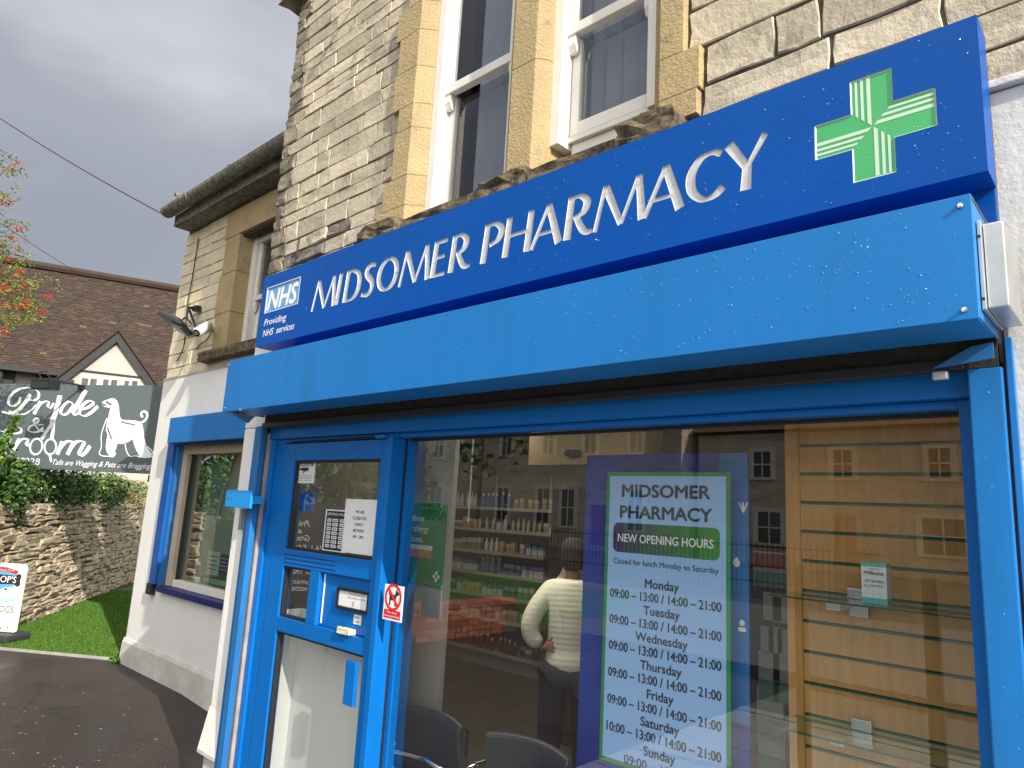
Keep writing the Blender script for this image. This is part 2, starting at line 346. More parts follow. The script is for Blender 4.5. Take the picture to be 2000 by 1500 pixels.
# toothed jambs: the irregular right edge of the left stones, left edge of the right stones
jz = [2.83, 3.16, 3.33, 3.60, 3.74, 3.96, 4.18, 4.36, 4.62, 4.80, 5.02, 5.25, 5.5, ZT]
jL = [-3.0, -2.96, -2.90, -2.885, -2.95, -2.93, -2.97, -2.88, -2.96, -2.9, -2.98, -2.9, -2.95]
zs = courses(2.83, ZT - .01, .075, .135)
def jedge(tab, zc):
    for a, b, t in zip(jz, jz[1:], tab):
        if a <= zc < b: return t
    return tab[-1]
for za, zb in zip(zs, zs[1:]):
    xr = jedge(jL, (za + zb) / 2) - .006; x = -4.2
    first = True
    while x < xr - .03:
        w = random.choice((.13, .2, .24, .28, .33, .42)) * random.uniform(.85, 1.15)
        if first: w = random.uniform(.09, .2)
        if xr - (x + w) < .09: w = xr - x
        weath = first or random.random() < .025 or (za < 3.2 and random.random() < .35)
        stone(bd, x + .003 + (random.uniform(-.012, .012) if first else 0), x + w - .003, za + .0035, zb - .0035, FT, STONED if weath and (first or random.random() < .6) else STONE, front=random.uniform(-.002, .0025) + (.003 if weath else 0), jit=.009 if weath else .0042, inset=.008 if weath else .0035)
        x += w; first = False
zs = courses(2.815, ZT - .01, .115, .17)
jR = [-1.115, -1.105, -1.17, -1.18, -1.10, -1.16, -1.1, -1.17, -1.1, -1.17, -1.1, -1.16, -1.1]
for za, zb in zip(zs, zs[1:]):
    x = jedge(jR, (za + zb) / 2) + .006
    while x < .88:
        w = random.choice((.16, .24, .28, .3, .36, .48)) * random.uniform(.9, 1.12)
        if .9 - (x + w) < .1: w = .9 - x
        stone(bd, x + .006, x + w - .006, za + .006, zb - .006, FT, STONE if random.random() < .93 and x < -.1 else STONED, front=random.uniform(-.003, .003), jit=.006, inset=.004)
        x += w
# sandstone window surround: jamb blocks with a chamfered inner arris
def jamb(x0, x1, xin, z0, z1, side):
    """x0..x1 outer edges of the face; xin the reveal line; side=+1 when the opening is on +x"""
    mbj = MB(); yF = 2.072
    if side > 0: pl = [(x0, yF), (x1, yF), (xin, yF + .075), (xin, 2.26), (x0, 2.26)]
    elif side < 0: pl = [(x1, yF), (x1, 2.26), (xin, 2.26), (xin, yF + .075), (x0, yF)]
    mbj.prism([Vector((a, b, z0 + .0006)) for a, b in pl], Vector((0, 0, z1 - z0 - .0012)))
    return mbj.build('jamb_stone', SANDST, bd, bevel=.0018, seg=1)
for (za, zb), xl in zip(zip(jz, jz[1:]), jL):
    za2 = max(za, 3.045)
    if zb > za2: jamb(xl, -2.765, -2.70, za2, zb, 1)
for (za, zb), xr in zip(zip(jz, jz[1:]), jR):
    za2 = max(za, 3.06)
    if zb > za2: jamb(-1.27, xr, -1.335, za2, zb, -1)
for za, zb in ((3.055, 3.62), (3.62, 4.3), (4.3, 4.9), (4.9, 5.25)):
    pl = [(-2.045, 2.072), (-1.905, 2.072), (-1.865, 2.115), (-1.865, 2.26), (-2.10, 2.26), (-2.10, 2.12)]
    MB().prism([Vector((a, b, za + .0006)) for a, b in pl], Vector((0, 0, zb - za - .0012))).build('mullion', SANDST, bd, bevel=.002, seg=1)
B('lintel', SANDST, bd, -2.9, -1.1, 2.068, 2.3, 5.252, 5.62, .006)
# sills: mossy broken stones just above the sign
def rough_block(name, m, par, x0, x1, y0, y1, z0, z1, n=6, j=.008):
    bm = bmesh.new(); bmesh.ops.create_cube(bm, size=1)
    bmesh.ops.subdivide_edges(bm, edges=list(bm.edges), cuts=3, use_grid_fill=True)
    for v in bm.verts:
        v.co = Vector((x0 + (v.co.x + .5) * (x1 - x0) + random.uniform(-j, j), y0 + (v.co.y + .5) * (y1 - y0) + random.uniform(-j, j), z0 + (v.co.z + .5) * (z1 - z0) + random.uniform(-j, j)))
    me = bpy.data.meshes.new(name); bm.to_mesh(me); bm.free(); me.materials.append(m)
    o = bpy.data.objects.new(name, me); COL.objects.link(o); o.parent = par; o.matrix_parent_inverse = Matrix.Translation(par.location).inverted(); return o
rough_block('window_sill', SANDDARK, bd, -3.03, -2.72, 1.99, 2.2, 2.955, 3.06, j=.012)
rough_block('window_sill', SANDDARK, bd, -2.715, -2.09, 2.02, 2.24, 2.93, 3.045, j=.006)
rough_block('window_sill', SANDDARK, bd, -2.15, -1.87, 1.995, 2.2, 2.96, 3.07, j=.012)
rough_block('window_sill', SANDDARK, bd, -1.865, -1.37, 2.02, 2.24, 2.93, 3.045, j=.006)
rough_block('window_sill', SANDDARK, bd, -1.40, -1.16, 1.985, 2.2, 2.955, 3.075, j=.012)
rough_block('corner_corbel', STONED, bd, -4.32, -4.06, 2.0, 2.3, 5.06, 5.26, j=.02)
MB().tube([(-3.42, 2.09, 4.76), (-3.42, 2.0, 4.74), (-3.45, 1.97, 4.70), (-3.48, 1.98, 4.74)], .012).build('iron_hook', BLACK, bd, smooth=True)
# plaster zone round the shop opening
B('plaster_wall', PLASTER, bd, -4.245, -3.975, 2.10, 2.45, -.2, 2.06, .012); B('plaster_wall', mat('plaster_right', (.60, .595, .575), .85, var=.12, vs=2.5, bump=.5, bs=20, stain=(.40, .385, .35), ss=6, sth=.62), bd, -.27, .9, 2.085, 2.45, -.2, 2.80, .012)
B('plaster_wall', PLASTER, bd, -4.245, -.272, 2.10, 2.45, 2.062, 2.80, .01)
B('plaster_coping', PLASTERD, bd, -.268, .9, 2.065, 2.2, 2.803, 2.825, .004)
MB().prism([Vector((-4.275, 2.45, .17)), Vector((-4.275, 2.068, .17)), Vector((-4.05, 2.068, .17)), Vector((-4.05, 2.45, .17))], Vector((0, 0, .0195))).build('plaster_lip', PLASTERD, bd)
mbp = MB(); mbp.add([(-4.245, 2.098, .42), (-4.247, 2.45, .42), (-4.275, 2.07, .19), (-4.275, 2.45, .19), (-4.05, 2.098, .42), (-4.05, 2.07, .19)], [(0, 2, 3, 1), (0, 4, 5, 2), (2, 5, 3)]); mbp.build('plaster_flare', PLASTER, bd)
B('plinth', PLASTERD, bd, -4.235, -3.99, 2.093, 2.4, -.2, .168, .006)

def sash(x0, x1, z0, z1, zm, label):
    sw = MB(); fy = 2.165
    parts = bpy.data.objects.new('sash_window', None); COL.objects.link(parts); parts.parent = bd; parts.matrix_parent_inverse = Matrix.Translation(bd.location).inverted()
    b = lambda n, a0, a1, y0, y1, c0, c1, bv=.004: MB().box(a0, a1, y0, y1, c0, c1).build(n, WPAINT, parts, bv)
    b('window_frame', x0, x0 + .055, 2.15, 2.26, z0 - .06, z1); b('window_frame', x1 - .05, x1, 2.15, 2.26, z0 - .06, z1)
    b('window_frame', x0 + .055, x1 - .05, 2.17, 2.26, z1 - .05, z1)
    xa, xb = x0 + .056, x1 - .051
    # upper sash (outer) and lower sash (inner)
    b('upper_sash', xa, xa + .042, 2.185, 2.222, zm, z1 - .051); b('upper_sash', xb - .042, xb, 2.185, 2.222, zm, z1 - .051)
    b('upper_sash', xa, xb, 2.18, 2.221, zm - .005, zm + .045)
    for xx in (xa, xb - .042):
        MB().prism([Vector((xx, 2.186, zm - .006)), Vector((xx, 2.186, zm - .05)), Vector((xx, 2.2, zm - .085)), Vector((xx, 2.215, zm - .09)), Vector((xx, 2.221, zm - .006))], Vector((.042, 0, 0))).build('sash_horn', WPAINT, parts, .003)
    b('lower_sash', xa, xa + .045, 2.224, 2.26, z0, zm); b('lower_sash', xb - .045, xb, 2.224, 2.26, z0, zm); b('lower_sash', xa + .046, xb - .046, 2.224, 2.26, z0, z0 + .06)
    MB().add([(xa + .03, 2.205, zm + .04), (xb - .03, 2.205, zm + .04), (xb - .03, 2.205, z1 - .05), (xa + .03, 2.205, z1 - .05)], [(0, 1, 2, 3)]).build('pane', GLASSU, parts)
    MB().add([(xa + .03, 2.243, z0 + .04), (xb - .03, 2.243, z0 + .04), (xb - .03, 2.243, zm), (xa + .03, 2.243, zm)], [(0, 1, 2, 3)]).build('pane', GLASSU, parts)
    return parts
s1 = sash(-2.70, -2.09, 3.12, 5.25, 3.79, ''); s2 = sash(-1.87, -1.325, 3.275, 5.25, 3.755, '')
B('window_infill_board', WPAINT, s2, -1.81, -1.38, 2.235, 2.262, 3.05, 3.24, .003); B('infill_bead', WPAINT, s2, -1.815, -1.376, 2.215, 2.262, 3.243, 3.268, .003)
BL = mat('blind_grey', (.34, .36, .42), .8, var=.1)
for wi, (xa, xb) in enumerate(((-2.66, -2.12), (-1.83, -1.36))):
    vb = thing('vertical_blind', ('grey vertical slat blind inside the left upper sash window', 'grey vertical slat blind inside the upper window above the white board')[wi], 'blind', (xa, 2.4, 3.1), 'vertical blinds in the upper windows')
    x = xa + .16
    while x < xb + .45:
        MB().add([(x, 2.30, 3.0), (x + .07, 2.335, 3.0), (x + .07, 2.335, 5.3), (x, 2.30, 5.3)], [(0, 1, 2, 3)]).build('blind_slat', BL, vb); x += .082
B('upper_floor', ROOM, bd, -3.94, .69, 2.51, 6.9, 2.83, 2.87); B('room_back', ROOM, bd, -3.9, .68, 4.4, 4.5, 2.88, 5.5)

# ------------------------------------------------------------------ side wing (set back, with gutter)
YE = 2.85
ex = thing('side_wing', 'lower set-back wing with pale stone over white plaster and mossy gutter', 'building', (-6, 2.85, 0))
XL = -7.64
FE = (Vector((0, YE, 0)), FX, FU, FN)
for x0, x1, z0, z1 in ((XL + .01, -6.34, 2.8, 4.5), (-6.34, -4.2, 2.8, 2.9), (-6.34, -4.2, 4.1, 4.5), (-5.3, -4.2, 2.9, 4.1)): B('core_wall', MORTAR, ex, x0, x1, YE + .02, YE + .3, z0, z1)
B('side_wall', STONEX, ex, XL + .01, XL + .25, YE + .303, 7.2, -.1, 4.5)
zs = courses(2.825, 4.42, .09, .15)
for za, zb in zip(zs, zs[1:]):
    zc = (za + zb) / 2; x = XL
    xr = -6.59 - (.05 if int(zc * 6) % 2 else 0) if zc > 2.97 else -4.2
    while x < xr - .03:
        w = random.choice((.17, .24, .3, .36, .44)) * random.uniform(.85, 1.15)
        if xr - (x + w) < .1: w = xr - x
        stone(ex, x + .003, x + w - .003, za + .003, zb - .003, FE, STONEX, front=random.uniform(-.003, .004), jit=.003, inset=.005)
        x += w
for za, zb in ((2.975, 3.35), (3.35, 3.75), (3.75, 4.12)):
    xo = -6.60 if zb != 3.75 else -6.64
    MB().prism([Vector((a, b, za + .001)) for a, b in ((xo + .01, YE - .02), (-6.30, YE - .02), (-6.30, YE + .26), (xo + .01, YE + .26))], Vector((0, 0, zb - za - .002))).build('jamb_stone', SANDST, ex, .005, seg=1)
B('lintel', SANDST, ex, -6.62, -4.3, YE - .022, YE + .26, 4.122, 4.40, .005)
rough_block('window_sill', SANDDARK, ex, -6.68, -4.4, YE - .1, YE + .22, 2.885, 2.975, j=.006)
w3 = bpy.data.objects.new('sash_window', None); COL.objects.link(w3); w3.parent = ex; w3.matrix_parent_inverse = Matrix.Translation(ex.location).inverted()
def bw(n, a0, a1, y0, y1, c0, c1): return MB().box(a0, a1, y0, y1, c0, c1).build(n, WPAINT, w3, .004)
bw('window_frame', -6.299, -6.22, YE + .12, YE + .25, 2.98, 4.12); bw('window_frame', -5.45, -5.3, YE + .12, YE + .25, 2.98, 4.12); bw('window_frame', -6.219, -5.451, YE + .13, YE + .25, 4.05, 4.12)
bw('upper_sash', -6.218, -6.165, YE + .15, YE + .19, 3.5, 4.048); bw('upper_sash', -6.218, -5.46, YE + .145, YE + .189, 3.47, 3.52)
MB().prism([Vector((-6.218, YE + .151, 3.469)), Vector((-6.218, YE + .151, 3.42)), Vector((-6.218, YE + .17, 3.37)), Vector((-6.218, YE + .189, 3.469))], Vector((.052, 0, 0))).build('sash_horn', WPAINT, w3, .003)
bw('lower_sash', -6.218, -6.16, YE + .192, YE + .23, 2.98, 3.468); bw('lower_sash', -6.159, -5.46, YE + .192, YE + .23, 2.98, 3.06)
MB().add([(-6.18, YE + .17, 3.5), (-5.46, YE + .17, 3.5), (-5.46, YE + .17, 4.05), (-6.18, YE + .17, 4.05)], [(0, 1, 2, 3)]).build('pane', GLASSU, w3)
MB().add([(-6.18, YE + .21, 3.03), (-5.46, YE + .21, 3.03), (-5.46, YE + .21, 3.47), (-6.18, YE + .21, 3.47)], [(0, 1, 2, 3)]).build('pane', GLASSU, w3)
B('room_back', ROOM, ex, -7.3, -4.3, YE + .9, YE + .95, 2.8, 4.45)
# plaster ground floor with window hole
wx0, wx1, wz0, wz1 = -7.16, -5.2, .74, 2.2
for x0, x1, z0, z1 in ((XL - .012, wx0, .232, 2.80), (wx1, -4.25, .232, 2.80), (wx0, wx1, .232, wz0), (wx0, wx1, wz1, 2.80)):
    B('plaster_wall', PLASTER, ex, x0, x1, YE - .012, YE + .28, z0, z1)
rough_block('plaster_nosing', PLASTERD, ex, XL - .01, -4.25, YE - .016, YE + .06, 2.80, 2.822, j=.004)
mbp = MB().prism([Vector((XL - .03, YE + .25, z)) + Vector((0, y, 0)) for y, z in ((0, -.12), (-.30, -.12), (-.285, .2), (-.268, .235), (0, .235))], Vector((-4.25 - XL + .03, 0, 0))); mbp.build('plinth', PLASTERD, ex)
B('roof', SLATE, ex, XL + .05, -4.2, YE + .35, 6.8, 4.55, 4.6)
B('soffit', GUTTER, ex, XL + .1, -4.2, 2.69, YE + .03, 4.435, 4.47); B('fascia_board', GUTTER, ex, XL + .1, -4.2, 2.665, 2.688, 4.435, 4.56, .004)
mbr = MB().add([(XL + .06, 2.63, 4.60), (-4.2, 2.63, 4.60), (-4.2, 5.2, 6.3), (XL + .06, 5.2, 6.3), (XL + .06, 2.65, 4.57), (-4.2, 2.65, 4.57)], [(0, 1, 2, 3), (0, 4, 5, 1)]); mbr.build('roof', SLATE, ex)
# half-round gutter in sections with collars
def gutter(x0, x1, y, z, r):
    n = 9; vs = []; 
    for x in (x0, x1):
        for rr in (r, r - .012):
            for k in range(n): t = math.pi * (1 + k / (n - 1)); vs.append((x, y + rr * math.cos(t), z + rr * math.sin(t)))
    fs = [(k, k + 1, k + 1 + 2 * n, k + 2 * n) for k in range(n - 1)] + [(k + n, k + n + 1, k + n + 1 + 2 * n, k + n + 2 * n) for k in range(n - 1)]
    fs += [(0, n, 3 * n, 2 * n), (n - 1, 2 * n - 1, 4 * n - 1, 3 * n - 1)]
    fs += [tuple(range(n)), tuple(range(2 * n, 3 * n))]
    MB().add(vs, fs).build('gutter', GUTTER, ex, smooth=False)
gx = [-7.56, -6.95, -6.0, -4.9, -4.2]
for a, b in zip(gx, gx[1:]):
    gutter(a + .006, b - .006, 2.585, 4.585, .075)
    if b > -7.7 and b < -4.3: gutter(b - .03, b + .03, 2.585, 4.587, .083)
MB().tube([(-7.42, 2.62, 4.60), (-7.42, 2.60, 4.68)], .012).build('eaves_ring', BLACK, ex)
MB().tube([Vector((-7.42, 2.60, 4.72)) + Vector((math.cos(t) * .04, 0, math.sin(t) * .04)) for t in [k * math.pi / 6 for k in range(13)]], .009).build('eaves_ring', GUTTER, ex)

# ------------------------------------------------------------------ fascia sign
SX0, SX1, SZ0, SZ1, SY = -3.935, -.257, 2.519, 2.954, 1.95
sg = thing('fascia_sign', 'long royal blue fascia sign with white capitals and green cross', 'sign', (-2, 2, 2.7))
FS = (Vector((0, SY, 0)), FX, FU, FN)
BASE, CAP = 2.647, .170
def L_(strokes, shear=.0): return strokes
TH, TN = .165, .088
LET = {
 'M': ([([(.0, 0), (.19, 1)], [TN * 1.15, TN]), ([(.20, .97), (.52, .03)], [.17, .13]), ([(.52, .03), (.84, .98)], [.085, .085]), ([(.85, 1), (.92, 0)], [.14, .17])], .93),
 'I': ([([(.04, 0), (.15, 1)], [.18, .165])], .20),
 'D': ([([(.05, 0), (.14, 1)], [.18, .16]), (spline([(.12, .955), (.36, .945), (.59, .8), (.66, .53), (.58, .22), (.36, .055), (.06, .045)], 5), None)], .74),
 'S': ([(spline([(.54, .90), (.36, .95), (.2, .86), (.18, .70), (.32, .55), (.44, .40), (.44, .20), (.28, .05), (.02, .1)], 5), 'S')], .56),
 'O': ([(ellipse(.40, .5, .34, .455, 30, rot=-.1), 'O')], .80),
 'E': ([([(.05, 0), (.14, 1)], [.18, .16]), ([(.12, .955), (.50, .955)], [.085, .10]), ([(.10, .53), (.44, .53)], [.08, .09]), ([(.07, .045), (.47, .045)], [.085, .10])], .52),
 'R': ([([(.05, 0), (.14, 1)], [.18, .16]), (spline([(.12, .955), (.36, .95), (.52, .78), (.44, .56), (.20, .47)], 5), 'P'), (spline([(.26, .50), (.38, .24), (.50, .08), (.68, .06)], 5), 'L')], .68),
 'P': ([([(.05, 0), (.14, 1)], [.18, .16]), (spline([(.12, .955), (.38, .95), (.55, .76), (.46, .53), (.22, .43)], 5), 'P')], .60),
 'H': ([([(.05, 0), (.14, 1)], [.18, .16]), ([(.66, 0), (.75, 1)], [.18, .16]), ([(.10, .52), (.70, .52)], [.08, .08])], .80),
 'A': ([([(.0, 0), (.44, .99)], [.10, .09]), ([(.44, 1), (.74, 0)], [.16, .18]), ([(.19, .33), (.62, .33)], [.075, .075])], .82),
 'C': ([(spline([(.74, .88), (.56, .955), (.30, .90), (.10, .62), (.12, .28), (.34, .06), (.58, .06), (.78, .20)], 5), 'C')], .80),
 'Y': ([([(.06, 1), (.40, .45)], [.18, .14]), ([(.76, 1), (.41, .44)], [.11, .08]), ([(.415, .52), (.38, 0)], [.15, .18])], .80),
}
def widths(pts, mode):
    n = len(pts); out = []
    for i in range(n):
        d = Vector(pts[min(i + 1, n - 1)]) - Vector(pts[max(i - 1, 0)]); d.normalize(); t = i / (n - 1)
        if mode in (None, 'P'): w = .075 + .11 * abs(d.y) ** 1.3
        elif mode == 'S': w = .09 + .10 * (1 - abs(t - .5) * 1.6) ** 1 if abs(t - .5) < .42 else .11
        elif mode == 'O': w = .075 + .10 * abs(d.y) ** 1.2
        elif mode == 'C': w = .08 + .10 * abs(d.y) ** 1.3
        elif mode == 'L': w = .13 + .05 * math.sin(t * math.pi) - .06 * t
        out.append(w)
    return out
def letter_mesh(mb, ch, X0, X1, d0, d1, grow=1.0, step=0.0):
    strokes, adv = LET[ch]; sx = (X1 - X0) / adv
    for i, (pts, ws) in enumerate(strokes):
        if not isinstance(ws, list): ws = widths(pts, ws)
        P = [(X0 + p[0] * sx, BASE + p[1] * CAP) for p in pts]
        mb.ribbon(P, [w * CAP * 1.16 * grow for w in ws], FS, d0 + step * i, d1 + step * i)
WORDS = [('M', -3.343, -3.133), ('I', -3.118, -3.077), ('D', -3.048, -2.90), ('S', -2.895, -2.785), ('O', -2.766, -2.604), ('M', -2.587, -2.383), ('E', -2.361, -2.258), ('R', -2.239, -2.108),
         ('P', -2.039, -1.918), ('H', -1.912, -1.758), ('A', -1.760, -1.607), ('R', -1.592, -1.462), ('M', -1.453, -1.251), ('A', -1.244, -1.092), ('C', -1.083, -.950), ('Y', -.945, -.808)]
cut = MB()
for ch, a, b in WORDS: letter_mesh(cut, ch, a, b, -.03, .02, step=.0007)
CC = (-.514, 2.733); CA, CB = .156, .0545
crossp = [(-CB, CA), (CB, CA), (CB, CB), (CA, CB), (CA, -CB), (CB, -CB), (CB, -CA), (-CB, -CA), (-CB, -CB), (-CA, -CB), (-CA, CB), (-CB, CB)]
cut.prism([Vector((CC[0] + x, SY + .03, CC[1] + z)) for x, z in crossp], Vector((0, -.05, 0)))
LG = (-3.877, -3.50, 2.717, 2.880)
cut.prism([Vector((x, SY + .03, z)) for x, z in ((LG[0], LG[2]), (LG[1], LG[2]), (LG[1], LG[3]), (LG[0], LG[3]))], Vector((0, -.05, 0)))
cutter = cut.build('cutter', SILVER)
face = B('sign_panel', SIGN, sg, SX0, SX1, SY, SY + .012, SZ0, SZ1)
face.data.materials.append(SILVER)
md = face.modifiers.new('b', 'BOOLEAN'); md.object = cutter; md.operation = 'DIFFERENCE'; md.solver = 'EXACT'; md.use_self = True; md.material_mode = 'TRANSFER'
bpy.context.view_layer.update(); dg = bpy.context.evaluated_depsgraph_get()
nm = bpy.data.meshes.new_from_object(face.evaluated_get(dg)); face.modifiers.clear()
CUT_OK = len(nm.polygons) > 100
if CUT_OK: face.data = nm; nm.name = 'sign_panel'
bpy.data.objects.remove(cutter)
dz = (-.0045, -.010) if CUT_OK else (.007, 0)
for ch, a, b in WORDS:
    l = MB(); letter_mesh(l, ch, a, b, dz[1], dz[0], step=.0002, grow=1.05); l.build('letter', WHITEACR, sg)
MB().box(SX0, SX1, SY + .0125, SY + .115, SZ0, SZ0 + .002).box(SX0, SX1, SY + .0125, SY + .115, SZ1 - .002, SZ1).box(SX0, SX0 + .002, SY + .0125, SY + .115, SZ0 + .0025, SZ1 - .0025).box(SX1 - .002, SX1, SY + .0125, SY + .115, SZ0 + .0025, SZ1 - .0025).build('sign_return', SIGN, sg)
B('back_panel', SIGN, sg, SX0 + .24, SX1 - .004, 2.062, 2.083, 2.3, SZ0 - .001)
# green cross
lg = MB().prism([Vector((CC[0] + x, SY + .004, CC[1] + z)) for x, z in crossp], Vector((0, .004, 0))).build('pharmacy_cross', GREEN, sg)
def quad(mb, pts, Y): mb.add([Vector((CC[0] + x, Y, CC[1] + z)) for x, z in pts], [tuple(range(len(pts)))])
for q in range(4):
    ca, sa = (1, 0, -1, 0)[q], (0, 1, 0, -1)[q]
    for i, (w0, w1) in enumerate(((.002, .0125), (.0205, .0285), (.036, .043))):
        # stripes of the upper arm's left half, mitred to the diagonal
        pts = [(-w0, CA - .006), (-w1, CA - .006), (-w1, w1 * (1.0) + .001), (-w0, w0 * 1.0 + .001)]
        m_ = MB(); quad(m_, [(x * ca - z * sa, x * sa + z * ca) for x, z in pts], SY + .0032); m_.build('cross_stripe', PALEG, lg)
m_ = MB()
for a, b in zip(crossp, crossp[1:] + crossp[:1]): m_.tube([Vector((CC[0] + a[0] * .985, SY + .0035, CC[1] + a[1] * .985)), Vector((CC[0] + b[0] * .985, SY + .0035, CC[1] + b[1] * .985))], .0022, 4)
m_.build('cross_edge', PALEG, lg)
# NHS block
lb = MB().box(LG[0], LG[1], SY + .004, SY + .008, LG[2], LG[3]).build('logo_block', NHSB, sg)
text('NHS', TXTW, lb, (-3.688, SY + .0035, 2.737), .122, .33, shear=.22, bold=.035, name='lettering', eps=.001)
m_ = MB()
for x0, x1, z0, z1 in ((LG[0], LG[1], LG[3] - .007, LG[3]), (LG[0], LG[1], LG[2], LG[2] + .007), (LG[0], LG[0] + .008, LG[2] + .007, LG[3] - .007), (LG[1] - .008, LG[1], LG[2] + .007, LG[3] - .007)): m_.box(x0, x1, SY - .001, SY + .0039, z0, z1)
m_.build('logo_edge', SILVER, lb)
text('Providing', TXTW, sg, (-3.86, SY, 2.640), .042, .252, align='L', shear=.2, bold=.012)
text('NHS  services', TXTW, sg, (-3.86, SY, 2.574), .042, .352, align='L', shear=.2, bold=.012)

# ------------------------------------------------------------------ shutter housing
HX0, HX1, HZ0, HZ1, HY = -3.935, -.274, 2.107, 2.405, 1.80
hd = thing('shutter_housing', 'light blue metal roller shutter box under the fascia sign', 'shutter box', (-2, 1.9, 2.25))
B('front_plate', HOOD, hd, HX0, HX1, HY, HY + .004, HZ0, HZ1, .0015)
B('top_plate', HOOD, hd, HX0, HX1, HY + .0045, 2.06, HZ1 - .004, HZ1 - .001)
B('bottom_plate', HOOD, hd, HX0 + .004, HX1 - .003, HY + .0045, 2.0, HZ0 + .001, HZ0 + .004)
for x in (HX0, HX1 - .003): B('end_plate', HOOD, hd, x, x + .003, HY + .0045, 2.06, HZ0 + .0045, HZ1 - .0045)
B('seam_strip', MORTAR, hd, HX1 - .002, HX1 + .001, HY + .01, 2.055, HZ1 - .012, HZ1 - .002)
for u, v in ((1876, 402), (1884, 605), (448, 713), (440, 797), (470, 800)):
    p = at(u, v, HY); MB().tube([(p.x, HY, p.z), (p.x, HY - .004, p.z)], .006, 8).tube([(p.x, HY - .004, p.z), (p.x, HY - .009, p.z)], .0045, 6).build('screw', CHROME, hd)
B('shutter_curtain', mat('shutter_slat', (.03, .028, .027), .8, var=.5, vs=30, bump=.6, bs=50), hd, -3.925, -.28, 2.06, 2.094, 2.048, 2.3)
B('bottom_rail', BLACK, hd, -3.925, -.35, 2.045, 2.059, 2.046, 2.075, .003)
MB().prism([Vector((-3.94, 1.86, 2.104)), Vector((-3.86, 1.84, 2.10)), Vector((-3.80, 1.93, 2.09)), Vector((-3.91, 1.95, 2.06))], Vector((0, 0, .003))).build('bent_flap', FRAMEW, hd)
jb = thing('alarm_box', 'grey steel box fixed at the right end of the shutter box', 'junction box', (-.2, 1.95, 2.2))
# metal box beyond the housing's end
B('cover', STEEL, jb, HX1 + .011, -.222, 1.852, 2.05, 2.14, 2.345, .004); B('flange', STEEL, jb, HX1 + .002, HX1 + .010, 1.835, 2.052, 2.135, 2.35, .001)
for z in (2.16, 2.31): MB().tube([(HX1 + .006, 1.8345, z), (HX1 + .006, 1.832, z)], .0035, 6).build('rivet', BLACK, jb)

# guide rails
gl = thing('shutter_guide', 'worn blue steel shutter guide beside the white pillar', 'guide rail', (-4, 2.07, 0), 'steel shutter guides')
B('flange', FRAMEW, gl, -4.045, -3.985, 2.068, 2.098, -.15, 2.06, .003); B('channel', FRAMEW, gl, -3.984, -3.93, 2.05, 2.085, -.15, 2.06, .003)
B('channel_back', BLACK, gl, -3.975, -3.96, 2.0855, 2.13, -.15, 2.06); B('lower_band', RUST, gl, -3.972, -3.948, 2.0855, 2.12, -.15, .45)
gr = thing('shutter_guide', 'clean light blue steel shutter guide at the right end of the window', 'guide rail', (-.3, 2.07, 0), 'steel shutter guides')
B('channel', HOOD, gr, -.345, -.272, 2.05, 2.14, -.15, 2.045, .004); B('rust_gap', RUST, gr, -.2715, -.2655, 2.075, 2.12, -.15, 2.1); B('flange', HOOD, gr, -.265, -.250, 2.062, 2.084, -.15, 2.12, .002)
MB().prism([Vector((-.42, 2.035, 2.05)), Vector((-.285, 2.035, 2.065)), Vector((-.285, 2.035, 2.105)), Vector((-.33, 2.035, 2.10))], Vector((0, .01, 0))).build('top_bracket', FRAMEW, gr)
B('lug', STEEL, gr, -.42, -.385, 2.03, 2.05, 2.02, 2.043, .004)
lk = thing('lock_bracket', 'bright blue lock plate on the white pillar left of the door', 'bracket', (-4.1, 2.0, 1.6))
x0, x1, z0, z1 = prect(457, 957, 492, 994, 2.0); xa = at(444, 975, 2.0).x
B('plate', BRIGHT, lk, x0, x1, 1.985, 2.0, z0, z1, .004); B('flange', BRIGHT, lk, xa, x0 - .004, 1.987, 2.004, z0, z1, .006)
for xx in (x0 + .02, (xa + x0) / 2): MB().tube([(xx, 1.9855, (z0 + z1) / 2), (xx, 1.9835, (z0 + z1) / 2)], .004, 8).build('bolt', BLACK, lk)
B('stay', BRIGHT, lk, x0 + .01, x1 - .01, 2.0005, 2.066, z0 + .03, z1 - .03); B('hasp', STEEL, lk, -4.115, -4.09, 2.07, 2.098, z0 - .13, z0 - .004, .002)

# ------------------------------------------------------------------ shop front: frame, window, door
sf = thing('shop_front', 'blue aluminium shop front frame with one large display window', 'shop window', (-2, 2.15, 0))
YF = 2.12
xL, xLeafL, xLeafR, xPost, xGlassR, zH = -3.928, -3.79, -2.785, -2.74, -.385, 1.962
B('jamb_left', FRAME, sf, xL, xL + .05, 2.117, 2.24, -.12, 2.02, .004); B('jamb_left', FRAME, sf, xL + .051, xLeafL - .004, 2.132, 2.24, -.12, 2.02, .004)
B('jamb_reveal', mat('reveal_grey', (.36, .34, .34), .9, var=.3, vs=9), sf, -3.974, xL - .001, 2.098, 2.25, -.12, 2.02)  # mottled grey, darker than the pillar plaster
B('header', FRAME, sf, xL, -.345, 2.105, 2.25, 1.985, 2.075, .004); B('header_bead', FRAME, sf, xPost + .002, xGlassR, 2.145, 2.2, zH, 1.984, .003)
B('header_step', FRAME, sf, xLeafL - .003, xPost, 2.135, 2.24, 1.962, 1.984, .003)
B('post', FRAME, sf, xLeafR + .004, xPost, 2.105, 2.19, -.12, 1.961, .004); B('post_gasket', RUBBER, sf, xPost - .02, xPost - .002, 2.1905, 2.205, -.12, 1.96); B('post', FRAME, sf, xPost - .02, xPost + .025, 2.206, 2.25, -.12, 1.98)
